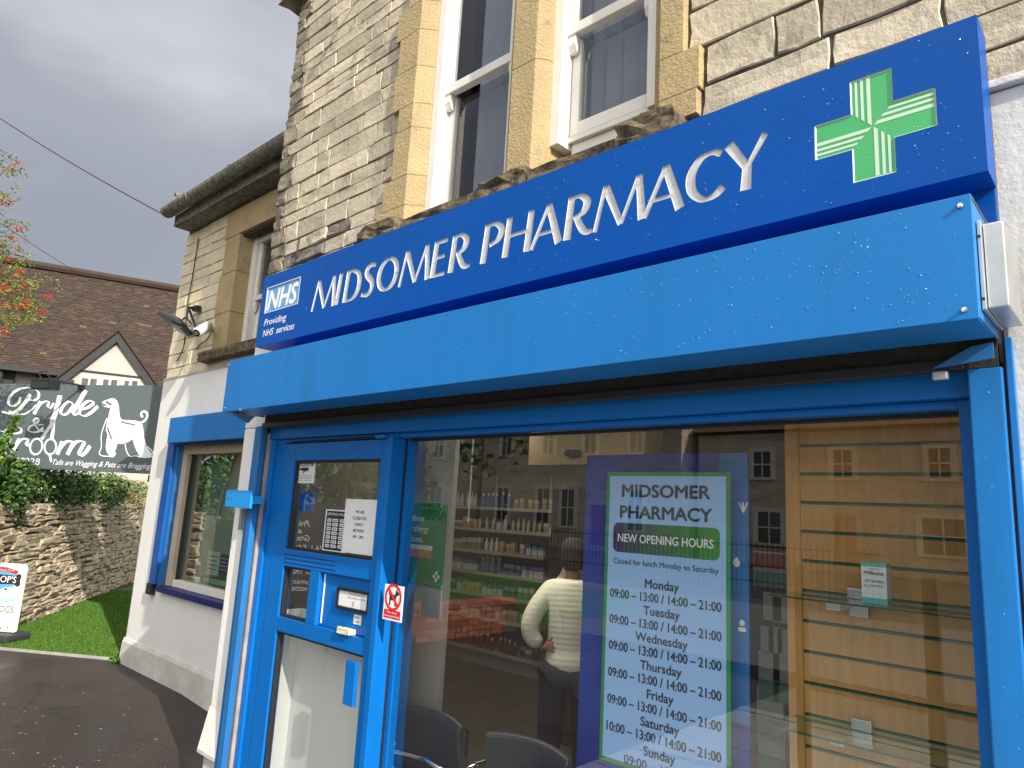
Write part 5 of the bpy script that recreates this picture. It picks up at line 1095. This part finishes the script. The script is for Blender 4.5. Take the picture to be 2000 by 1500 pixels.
ztext('01761  568228', -235, 972, 455, 976, 66); ztext('Tails are Wagging & Pets are Bragging!', 602, 1000, 1755, 1020, 52, shear=.35, bold=.004)
for x, y in ((120, 70), (1370, 100), (1780, 112), (790, 1040), (1245, 1052), (1650, 1072), (290, 1012)): a = zp(x, y); c = PS + gx_ * a[0] + FU * a[1]; MB().tube([c, c + gn * .006], .009, 8).build('screw', STEEL, ps_)
c2 = q(162, 757, .02); sl = thing('sign_lamp', 'black floodlight on a bar above the grooming sign', 'lamp', c2); c = c2 + gn * .50 - FU * .06
MB().obox(c, gx_, gn, FU, .30, .13, .13).build('lamp_housing', BLACK, sl, .015); MB().obox(c - FU * .02 + gn * .07, gx_, gn, FU, .22, .012, .07).build('lamp_lens', MATS['lens_grey'], sl)
MB().tube([c + FU * .05, c + FU * .07 - gn * .08, c2 + FU * .02], .013, 6).build('lamp_arm', BLACK, sl); MB().obox(c2, gx_, gn, FU, .07, .05, .06).build('arm_foot', BLACK, sl, .008)
MB().tube(spline([c + FU * .07 - gx_ * .08, c + FU * .14 - gx_ * .12, c + FU * .15, c + FU * .1 + gx_ * .02, c + FU * .13 - gx_ * .03, c + FU * .08 + gx_ * .05], 6), .006, 5).build('lamp_cable', BLACK, sl, smooth=True)

# pavement sign (cut by the left edge of the frame)
ab0 = g(30, 1256); bx_ = Vector((.80, .60, 0)); bn_ = Vector((bx_.y, -bx_.x, 0))
ab = thing('pavement_sign', 'white rounded pavement sign for dog ice cream on a dark base', 'sign', ab0)
w_ = lambda u, v: atp(u, v, ab0, bn_)
topz = w_(45, 1102).z; botz = w_(25, 1236).z; rx = (w_(52, 1120) - ab0).dot(bx_) - .015; wd_ = .58
pl = []
for cx_, cz_, a0 in ((rx - .05, topz - .05, 0), (rx - wd_ + .05, topz - .05, 90), (rx - wd_ + .02, botz + .02, 180), (rx - .02, botz + .02, 270)):
    rr = .05 if a0 < 180 else .02
    for k in range(5): a = math.radians(a0 + 22.5 * k); pl.append(ab0 + bx_ * (cx_ + rr * math.cos(a)) + Vector((0, 0, cz_ + rr * math.sin(a) - ab0.z)))
MB().prism(pl, -bn_ * .03).build('sign_panel', mat('panel_white', (.8, .8, .79), .4), ab, .004, seg=1)
MB().obox(ab0 + bx_ * (rx - wd_ / 2) + FU * .05 - bn_ * .02, bx_, bn_, FU, wd_ + .08, .34, .09).build('base_block', mat('base_dark', (.035, .038, .042), .5), ab, .03)
cxp = rx - .27; fra = (bx_, FU, bn_); Pt = lambda x, z, d=.001: ab0 + bx_ * x + FU * (z - ab0.z) + bn_ * d
SKY = mat('print_sky', (.10, .42, .78), .5); frb = (ab0, bx_, FU, bn_); hh = topz - botz
zc = topz - .24 * hh; R_ = .17
MB().prism([Pt(cxp + R_ * 1.05 * math.cos(t), zc + R_ * .8 * math.sin(t), .0006) for t in [k * math.pi / 14 for k in range(28)]], -bn_ * .0004).build('print_disc', SKY, ab)
MB().prism([Pt(*p, .0012) for p in ((cxp - .22, zc - .02), (cxp - .18, zc + .055), (cxp + .16, zc + .045), (cxp + .2, zc + .07), (cxp + .235, zc + .05), (cxp + .225, zc), (cxp + .235, zc - .05), (cxp + .2, zc - .07), (cxp + .16, zc - .045), (cxp - .18, zc - .06))], -bn_ * .0004).build('print_bone', INK, ab)
text("SCOOP'S", TXTW, ab, Pt(cxp - .01, zc - .03, .0014), .07, .38, fr=fra, bold=.01)
rib = [(cxp - .18 + .36 * t / 10, zc + .075 + .03 * math.sin(math.pi * t / 10)) for t in range(11)]; m_ = MB(); m_.ribbon(rib, [.04] * 11, frb, .0008, .0014); 
o = m_.build('print_ribbon', RED, ab); 
for v in o.data.vertices: v.co.z -= 0
text('Marshfield Farm', TXTW, ab, Pt(cxp + .01, zc + .09, .0018), .02, .27, fr=fra, shear=.3)
m_ = MB(); m_.ribbon([(cxp + .02, zc - .12), (cxp + .08, zc - .1), (cxp + .15, zc - .09)], [.03, .045, .02], frb, .001, .0016); m_.build('print_dog', TXTW, ab); m_ = MB(); m_.ribbon([(cxp + .06, zc - .105), (cxp + .09, zc - .098)], [.02, .02], frb, .0016, .002); m_.build('print_patch', INK, ab)
text('ICE CREAM', SKY, ab, Pt(cxp - .01, topz - .59 * hh), .085 * hh / .95, .42, fr=fra); text('FOR DOGS', mat('print_grey', (.12, .10, .09), .6), ab, Pt(cxp, topz - .72 * hh), .1 * hh / .95, .42, fr=fra)
text('THE TREAT THAT', SKY, ab, Pt(cxp - .02, topz - .80 * hh), .04, .36, fr=fra); text('GETS TAILS WAGGING!', SKY, ab, Pt(cxp - .02, topz - .87 * hh), .04, .40, fr=fra)
m_ = MB()
for k in range(6):
    c = Pt(cxp - .2 + k * .075, topz - (.935 if k % 2 else .955) * hh, .0012)
    m_.obox(c, bx_, bn_, FU, .014, .0006, .012)
    for s in (-1, 0, 1): m_.obox(c + bx_ * (s * .009) + FU * .013, bx_, bn_, FU, .005, .0006, .006)
m_.build('paw_prints', INK, ab)

# ------------------------------------------------------------------ timbered house behind
hx = Vector((.366, .93, 0)).normalized(); hn = Vector((.93, -.366, 0)).normalized()
E0 = atd(10, 710, 22); E0z = E0.z
hs = thing('timbered_house', 'white house with black timbers and a big brown tiled roof', 'house', (E0.x, E0.y, 0))
HO = Vector((E0.x, E0.y, 0))
hq = lambda u, v, d=0: atp(u, v, HO + hn * d, hn)
def sc(p): return (p - HO).dot(hx), p.z
HW = mat('house_render', (.40, .385, .355), .85, var=.05, vs=1); TIM = mat('black_timber', (.022, .022, .026), .7, var=.3, vs=8)
S0, S1 = -7.0, 8.0
P = lambda s, z, d=0: HO + hx * s + hn * d + Vector((0, 0, z))
MB().prism([P(S0, 0, -.25), P(S1, 0, -.25), P(S1, 0, -7), P(S0, 0, -7)], Vector((0, 0, E0z - .02))).build('wall', HW, hs)
pitch = math.radians(50); rr = 2.85; rz = E0z + rr * math.tan(pitch)
# tiles in courses, each a small lapped slab
TILE = [mat('tile_brown', (.040, .025, .018), .9, var=.25, vs=20, bump=.4, bs=40), mat('tile_dark', (.026, .017, .014), .9), mat('tile_red', (.055, .031, .021), .9), mat('tile_lichen', (.10, .068, .03), .9)]
sdir = (-hn * math.cos(pitch) + FU * math.sin(pitch)); rn = (hn * math.sin(pitch) + FU * math.cos(pitch)); ln = rr / math.cos(pitch)
mb = MB(); nr = 46; ge = ln / nr; tw = .17
for i in range(nr):
    for j in range(int((S1 - S0) / tw) + 1):
        s = S0 + (j + .5 * (i % 2)) * tw + random.uniform(-.006, .006); b = P(s, E0z - .06, .12) + sdir * (i * ge); t = random.uniform(.018, .026); w = tw - .003
        c = 3 if random.random() < .016 else random.choice((0, 0, 0, 1, 2))
        if 18 < i < 26 and random.random() < .02: c = 3
        v = [b, b + hx * w, b + hx * w + rn * t, b + rn * t]; u_ = [x + sdir * ge * 1.15 - rn * .012 for x in v]
        mb.add(v + u_, [(0, 1, 2, 3), (3, 2, 6, 7), (1, 5, 6, 2), (0, 3, 7, 4)], c)
me = bpy.data.meshes.new('roof_tiles'); me.from_pydata(mb.v, [], mb.f)
for m_ in TILE: me.materials.append(m_)
me.polygons.foreach_set('material_index', mb.mi); o = bpy.data.objects.new('roof_tiles', me); COL.objects.link(o); o.parent = hs; o.matrix_parent_inverse = Matrix.Translation(hs.location).inverted(); o['kind'] = 'stuff'
MB().prism([P(S0, E0z - .1, .1), P(S0, rz - .05, -rr), P(S0, E0z - .1, -2 * rr - .1)], hx * (S1 - S0)).build('roof', TILE[1], hs)
MB().tube([P(S0, rz + .04, -rr + .12), P(S1, rz + .04, -rr + .12)], .13, 8).build('ridge', TILE[0], hs)
MB().obox(P((S0 + S1) / 2, E0z - .12, .14), hx, hn, FU, S1 - S0, .14, .12).build('eaves_gutter', TIM, hs)
# gable dormer
gd = .45; ap = sc(hq(231, 655, gd)); gl_ = sc(hq(128, 738, gd)); gr_ = sc(hq(318, 772, gd))
half = max(ap[0] - gl_[0], 1.1); zg = (gl_[1] + sc(hq(312, 765, gd))[1]) / 2; slope = (ap[1] - zg) / half
MB().prism([P(ap[0] - half + .1, zg - 1.5, gd - .02), P(ap[0] + half - .1, zg - 1.5, gd - .02), P(ap[0] + half - .1, zg + .05, gd - .02), P(ap[0], ap[1] - .1, gd - .02), P(ap[0] - half + .1, zg + .05, gd - .02)], -hn * 2.2).build('gable', HW, hs)
for sgn in (-1, 1):
    a = P(ap[0], ap[1] + .06, gd + .1); b = P(ap[0] + sgn * (half + .25), ap[1] + .06 - slope * (half + .25), gd + .1)
    MB().prism([a, b, b - FU * .26, a - FU * .26], -hn * .06).build('bargeboard', TIM, hs)
    MB().prism([a + FU * .03 + hn * .05, b + FU * .03 + hn * .05, b + FU * .03 - hn * 2.4, a + FU * .03 - hn * 2.4], FU * .05).build('gable_roof', TILE[0], hs)
    MB().obox(P(ap[0] + sgn * (half - .18), zg - .6, gd + .03), hx, hn, FU, .2, .1, 1.2).build('timber_post', TIM, hs)
MB().obox(P(ap[0], sc(hq(230, 733, gd))[1] + .02, gd + .015), hx, hn, FU, 2 * half - .3, .03, .03).build('rail', TIM, hs)
GLH = glass('house_glass', (.35, .38, .4), .2, .8); CURT = mat('curtain', (.5, .46, .38), .9, var=.2, vs=20)
for u0, u1 in ((159, 174), (176, 191), (201, 214), (217, 231), (243, 254), (258, 271)):
    a = sc(hq(u0, 742, gd)); b = sc(hq(u1, 742, gd)); zz = sc(hq((u0 + u1) / 2, 738 + (u0 - 159) * .055, gd))[1]
    win = MB().obox(P((a[0] + b[0]) / 2, zz - .42, gd), hx, hn, FU, b[0] - a[0] + .06, .05, .92).build('window', WPAINT, hs)
    f_ = MB().obox(P((a[0] + b[0]) / 2, zz - .42, gd + .028), hx, hn, FU, b[0] - a[0] - .02, .004, .82).build('pane', mat('house_pane', (.10, .095, .085), .15, var=.4, vs=12) if 'house_pane' not in MATS else MATS['house_pane'], win); f_.matrix_parent_inverse = Matrix.Translation(hs.location).inverted() @ Matrix() if False else Matrix()
for u in (15, 80, 138): 
    s = sc(hq(u, 735))[0]; MB().obox(P(s, E0z - 1.2, -.2), hx, hn, FU, .22, .14, 2.2).build('timber_post', TIM, hs)
MB().prism([P(sc(hq(140, 730))[0] - .35, E0z - 1.3, -.16), P(sc(hq(140, 730))[0] - .15, E0z - 1.3, -.16), P(sc(hq(140, 730))[0] + .25, E0z - .2, -.16), P(sc(hq(140, 730))[0] + .05, E0z - .2, -.16)], -hn * .1).build('timber_brace', TIM, hs)
MB().tube([P(sc(hq(4, 720))[0], 0, .05), P(sc(hq(4, 720))[0], E0z - .15, .05)], .06, 8).build('downpipe', TIM, hs)
MB().obox(P(sc(hq(60, 748))[0], E0z - 1.1, -.18), hx, hn, FU, 6, .1, .16).build('timber_beam', TIM, hs)

# rowan at the left edge
rw_ = thing('rowan_tree', 'rowan tree with clusters of red berries at the left edge', 'tree', atd(-120, 1200, 9.6))
BK = MATS['bark']; t0 = atd(-150, 1220, 9.6); t1 = atd(-130, 700, 9.4); t2 = atd(-110, 300, 9.3)
MB().tube([t0, t1, t2], [.09, .07, .03], 8).build('trunk', BK, rw_, smooth=True)
lp = []; bp = []; mbb = MB()
tips = [(18, 325, .10), (10, 395, .10), (12, 455, .10), (20, 492, .10), (30, 545, .13), (55, 560, .12), (45, 590, .1), (72, 603, .07), (22, 610, .12), (8, 640, .1), (40, 520, .13), (5, 520, .14), (10, 560, .14), (-15, 580, .15), (-20, 500, .15), (-20, 420, .15), (-15, 340, .15), (-30, 640, .15), (25, 575, .1), (50, 610, .08)]
tips += [(random.uniform(-300, -45), random.uniform(240, 660), .17) for _ in range(34)]
for u, v, r in tips:
    p = atd(u, v, 9.2 + random.uniform(-.3, .3)); MB().tube([t1.lerp(t2, max(0, min(1, (720 - v) / 400))), (t1.lerp(t2, .5) + p) / 2 + Vector((0, 0, .15)), p], [.02, .012, .004], 5).build('branch', BK, rw_)
    for _ in range(11):
        c = p + Vector([random.gauss(0, r * .7) for _ in range(3)]); d = Vector([random.gauss(0, 1) for _ in range(3)]).normalized()
        for k in range(7):
            for s_ in (-1, 1): lp.append(c + d * (k * .018) + d.orthogonal() * (.018 * s_))
    for _ in range(2 if u < 60 else 1):
        c = p + Vector([random.gauss(0, r * .8) for _ in range(3)])
        for k in range(17): bp.append(c + Vector((random.gauss(0, .026), random.gauss(0, .026), random.gauss(0, .02))))
leafcloud('leaves', [LFB[0], LFB[1], mat('rowan_leaf', (.10, .15, .03), .5), mat('rowan_autumn', (.30, .15, .03), .6)], lp, .038, rw_, flat=.2)
for p in bp:
    r = .0095; mbb.add([p + Vector(x) * r for x in ((1, 0, 0), (-1, 0, 0), (0, 1, 0), (0, -1, 0), (0, 0, 1), (0, 0, -1))], [(0, 2, 4), (2, 1, 4), (1, 3, 4), (3, 0, 4), (2, 0, 5), (1, 2, 5), (3, 1, 5), (0, 3, 5)])
o = mbb.build('berries', mat('berry_red', (.50, .04, .012), .35), rw_); o['kind'] = 'stuff'

# ------------------------------------------------------------------ rain drops and litter
DROP = bpy.data.materials.new('water_drop'); DROP.use_nodes = True; nt = DROP.node_tree; nt.nodes.clear()
o_ = nd(nt, 'ShaderNodeOutputMaterial'); tr = nd(nt, 'ShaderNodeBsdfTransparent', {0: (.97, .98, 1, 1)}); gl2 = nd(nt, 'ShaderNodeBsdfGlossy', {0: (.5, .62, .78, 1), 'Roughness': .15})
fz = nd(nt, 'ShaderNodeMapRange', {0: nd(nt, 'ShaderNodeLayerWeight', {0: .5}).outputs['Facing'], 3: .12, 4: .7})
nt.links.new(nd(nt, 'ShaderNodeMixShader', {0: fz.outputs[0], 1: tr.outputs[0], 2: gl2.outputs[0]}).outputs[0], o_.inputs[0])
def drops(parent, n, X0, X1, Z0, Z1, Y, rmin, rmax, cl):
    mb = MB(); i = 0
    cs = [(random.uniform(X0, X1), random.uniform(Z0, Z1)) for _ in range(cl)]
    while i < n:
        if random.random() < .55: c = random.choice(cs); x, z = random.gauss(c[0], .13), random.gauss(c[1], .06)
        else: x, z = random.uniform(X0, X1), random.uniform(Z0, Z1)
        if not (X0 < x < X1 and Z0 < z < Z1): continue
        r = rmin + (rmax - rmin) * random.random() ** 3; i += 1; vs = []
        for ring, (rr_, d) in enumerate(((1, 0), (.75, .4), (.3, .58))):
            for k in range(7): t = 2 * math.pi * k / 7; vs.append((x + r * rr_ * math.cos(t), Y - r * d, z + r * (1.15 * rr_) * math.sin(t) - r * .1 * d))
        fs = [(a * 7 + k, a * 7 + (k + 1) % 7, a * 7 + 7 + (k + 1) % 7, a * 7 + 7 + k) for a in range(2) for k in range(7)] + [tuple(range(14, 21))]
        mb.add(vs, fs)
    o = mb.build('rain_drops', DROP, parent, smooth=True); o['kind'] = 'stuff'
drops(hd, 1500, HX0 + .02, HX1 - .01, HZ0 + .01, HZ1 - .01, HY - .0002, .0007, .0034, 60); drops(sg, 1100, SX0 + .02, SX1 - .01, SZ0 + .01, SZ1 - .01, SY - .0002, .0007, .0030, 40)
drops(gr, 90, -.34, -.28, .5, 2.0, 2.0497, .001, .0022, 6)
LIT = [mat('litter_straw', (.30, .24, .14), .8), mat('litter_pale', (.34, .32, .27), .8), mat('litter_leaf', (.22, .13, .04), .8)]
mb = MB()
for _ in range(330):
    u, v = random.uniform(0, 400), random.uniform(1300, 1500); p = atz(u, v, 0); p.z = gz(p.x) + .006; s = random.choice((.003, .004, .005, .006, .011)); a = random.uniform(0, 6.28); d = Vector((math.cos(a), math.sin(a), 0)); e_ = Vector((-d.y, d.x, .2))
    if p.y > 2.5 and p.x > -7.6 or p.x < -8.6 and p.y > 2.0: continue
    mb.add([p - d * s, p + e_ * s * .4, p + d * s, p - e_ * s * .4], [(0, 1, 2, 3)], random.randrange(3))
me = bpy.data.meshes.new('leaf_litter'); me.from_pydata(mb.v, [], mb.f); [me.materials.append(m_) for m_ in LIT]; me.polygons.foreach_set('material_index', mb.mi); o = bpy.data.objects.new('leaf_litter', me); COL.objects.link(o); tag(o, 'scattered bits of leaf and straw on the wet asphalt', 'litter', kind='stuff')
tag(leafcloud('weed_tuft', LFB, blob((-7.70, 2.79, .02), (.10, .05, .03), 160), .03), 'small green weed at the foot of the white corner', 'weed')

# ------------------------------------------------------------------ across the street (seen mirrored in the shop glass)
HST = mat('terrace_stone', (.56, .49, .37), .9, col2=(.38, .33, .25), vs=1.2, stretch=(1, 1, 3), bump=.8, bs=6, stain=(.12, .105, .08), ss=2.2, sth=.57)
HTR = mat('terrace_trim', (.68, .61, .48), .8); PANT = mat('pantile', (.16, .085, .055), .9, var=.4, vs=4, bump=.6, bs=8); OGL = mat('far_pane', (.03, .035, .04), .12)
def terrace(x0, x1, y, wz, label, wins, door=None, gable=False):
    t = thing('terraced_house', label, 'house', ((x0 + x1) / 2, y, 0), 'stone houses across the street')
    B('wall', HST, t, x0, x1, y - 7, y, -.3, wz)
    pts = [Vector((x0 - .2, y + .3, wz - .05)), Vector((x0 - .2, y - 3.5, wz + 2.6)), Vector((x0 - .2, y - 7.3, wz - .05))]
    MB().prism(pts, Vector((x1 - x0 + .4, 0, 0))).build('roof', PANT, t)
    B('gutter', TIM, t, x0, x1, y + .001, y + .12, wz - .16, wz - .06)
    for cx_, zb3, w, h in wins:
        fr_ = MB()
        for a, b, c, d in ((cx_ - w / 2 - .16, cx_ - w / 2, zb3 - .12, zb3 + h + .2), (cx_ + w / 2, cx_ + w / 2 + .16, zb3 - .12, zb3 + h + .2), (cx_ - w / 2, cx_ + w / 2, zb3 + h, zb3 + h + .2), (cx_ - w / 2, cx_ + w / 2, zb3 - .12, zb3)): fr_.box(a, b, y + .001, y + .07, c, d)
        wf = fr_.build('window', HTR, t); m_ = MB()
        for a, b, c, d in ((cx_ - w / 2, cx_ - w / 2 + .07, zb3, zb3 + h), (cx_ + w / 2 - .07, cx_ + w / 2, zb3, zb3 + h), (cx_ - .03, cx_ + .03, zb3, zb3 + h), (cx_ - w / 2 + .07, cx_ + w / 2 - .07, zb3 + h * .5 - .03, zb3 + h * .5 + .03)): m_.box(a, b, y + .02, y + .05, c, d)
        for nm_, mm_, mbx in (('frame', WPAINT, m_), ('pane', OGL, MB().box(cx_ - w / 2, cx_ + w / 2, y + .003, y + .012, zb3, zb3 + h))):
            oo = mbx.build(nm_, mm_, wf); oo.matrix_parent_inverse = Matrix()
    if door: B('door', mat('far_door', (.25, .06, .06), .5) if 'far_door' not in MATS else MATS['far_door'], t, door - .45, door + .45, y + .001, y + .06, .3, 2.4)
    B('chimney', HST, t, x0 + .4, x0 + 1.3, y - 4, y - 3.1, wz + 2.0, wz + 4.0)
YO = -28
terrace(-17.2, -2.5, YO, 6.25, 'long low stone house across the street with pantile roof', [(-13.9, 4.0, .95, 1.2), (-10.3, 4.0, .9, 1.2), (-6.6, 4.0, .9, 1.2), (-13.6, 1.0, 1.2, 1.4), (-6.6, 1.0, 1.6, 1.4)], -10.3)
terrace(-31.5, -17.6, YO + 1, 8.6, 'taller stone terrace across the street with sandstone windows', [(-20.2, 5.2, .9, 1.7), (-23.2, 5.2, .9, 1.7), (-26.2, 5.2, .9, 1.7), (-29.5, 5.2, .9, 1.7), (-20.2, 1.2, 1.0, 2.0), (-24.6, 1.2, 1.0, 2.0), (-26.4, 1.2, 1.0, 2.0), (-29.6, 1.2, 1.0, 2.0)], -22.5)
terrace(-46, -32, YO + 2.5, 8.4, 'gabled stone terrace at the far end across the street', [(-34, 5, .9, 1.6), (-37.5, 5, .9, 1.6), (-41, 5, .9, 1.6), (-34, 1.2, 1.2, 1.9), (-38, 1.2, 1.2, 1.9)], -40)
terrace(-2.0, 12, YO - 1, 6.6, 'plain stone house across the street beyond the pantile roof', [(1, 4, .9, 1.2), (5, 4, .9, 1.2), (9, 4, .9, 1.2), (1, 1, 1.2, 1.4), (8, 1, 1.2, 1.4)], 4.5)
for k, (x, y, h) in enumerate(((-36, -20, 4.6), (-27.5, -18, 3.2), (-14.5, -5.5, 6.0))):
    t = thing('garden_tree', ('round green tree before the far terrace', 'smaller green tree before the sandstone windows', 'big leafy tree beside the forecourt facing the side window')[k], 'tree', (x, y, 0), 'trees across the street')
    MB().tube([(x, y, -.2), (x + .1, y, h * .6)], [.16, .08], 7).build('trunk', MATS['bark'], t)
    pts = []
    for _ in range(14): pts += blob((x + random.gauss(0, h * .2), y + random.gauss(0, h * .2), h * .62 + random.gauss(0, h * .17)), (h * .17,) * 3, 130)
    leafcloud('crown', LFD, pts, .26, t)
# red brick forecourt wall: bricks in courses, end-on to the shop front
BRK = mat('red_brick', (.33, .10, .05), .85, col2=(.25, .085, .05), vs=12, rnd=.25, bump=.4, bs=40)
BWN = 8
bw_ = thing('brick_wall', 'low red brick forecourt wall with rounded coping bricks', 'wall', (-7.0, -1.4, 0)); B('brick_core', MORTAR, bw_, -7.21, -7.012, -3.45, -1.35, -.1, .36)
mb1 = MB().box(0, .01, 0, .212, 0, .064).build('brick', BRK, bw_).data; bpy.data.objects['brick'].location = (-7.012 + 7.0, -1.57 + 1.4, .0)
for r_ in range(5):
    for c_ in range(BWN):
        if r_ == 0 and c_ == 0: continue
        o = bpy.data.objects.new('brick', mb1); COL.objects.link(o); o.parent = bw_; o.location = (-.012, -.17 - c_ * .222 - (.11 if r_ % 2 else 0), r_ * .074)
mb2 = MB().prism([Vector((0, 0, 0)), Vector((-.22, 0, 0)), Vector((-.22, 0, .06)), Vector((-.16, 0, .1)), Vector((-.05, 0, .1)), Vector((0, 0, .06))], Vector((0, -.068, 0))).build('coping_brick', BRK, bw_).data
bpy.data.objects['coping_brick'].location = (.005, .05, .372)
for c_ in range(1, 27): o = bpy.data.objects.new('coping_brick', mb2); COL.objects.link(o); o.parent = bw_; o.location = (.005, .05 - c_ * .076, .372)
LAWN = mat('verge_green', (.05, .12, .02), .9, var=.3, vs=3)
tag(MB().box(-12, -7.25, -7, -1.6, 0, .34).build('verge', LAWN), kind='structure')
rl = thing('iron_railing', 'black iron railing along the far side of the street', 'railing', (-12, -14, 0)); m_ = MB()
for z in (.25, 1.15): B('rail', BLACK, rl, -26, -5, -14.02, -13.98, z, z + .04)
for k in range(150): m_.box(-26 + k * .14, -25.98 + k * .14, -14.01, -13.99, .0, 1.3)
o = m_.build('rail_bars', BLACK, rl)
# grooming parlour board, read back to front in the door glass
pn = Vector((.80, .60, 0)); pu = Vector((-.6, .8, 0)); fp = (pu, FU, pn); cp = Vector((-6.25, .60, 0))
pb_ = thing('parlour_board', 'dark grey grooming board standing on the forecourt with white script', 'sign', cp)
MB().obox(cp + FU * 1.14, pu, pn, FU, .95, .03, .95).build('board', mat('board_slate', (.05, .058, .06), .6), pb_)
for s_ in (-.4, .4): MB().obox(cp + pu * s_ + FU * .33 - pn * .035, pu, pn, FU, .05, .04, .66).build('board_leg', BLACK, pb_)
for s_, dx, zz, hh_, ww in (('Pride', -.05, 1.40, .06, .17), ('&', -.05, 1.335, .04, .04), ('Groom', -.05, 1.265, .06, .19), ('01761 568228', -.12, 1.165, .065, .52), ('FACE TRIM £5', -.09, .955, .055, .38), ('NO APPOINTMENT', -.09, .86, .036, .30), ('NEEDED', -.09, .80, .036, .16)):
    text(s_, TXTW, pb_, cp + pu * dx + FU * zz + pn * .016, hh_, ww, fr=fp, shear=.35 if zz > 1.25 else 0, bold=.015)
lp_ = thing('lamp_post', 'grey steel street lamp post across the road', 'lamp post', (-16.5, -11.5, 0)); MB().tube([(-16.5, -11.5, -.1), (-16.5, -11.5, 1.2), (-16.5, -11.5, 1.25), (-16.5, -11.5, 6.8), (-16.2, -11.2, 7.0), (-15.4, -10.4, 7.0)], [.09, .09, .06, .05, .04, .04], 8).build('post', STEEL, lp_); MB().obox(Vector((-15.1, -10.1, 7.0)), Vector((.7, .7, 0)), Vector((-.7, .7, 0)), FU, .6, .2, .1).build('lamp_head', STEEL, lp_, .02)
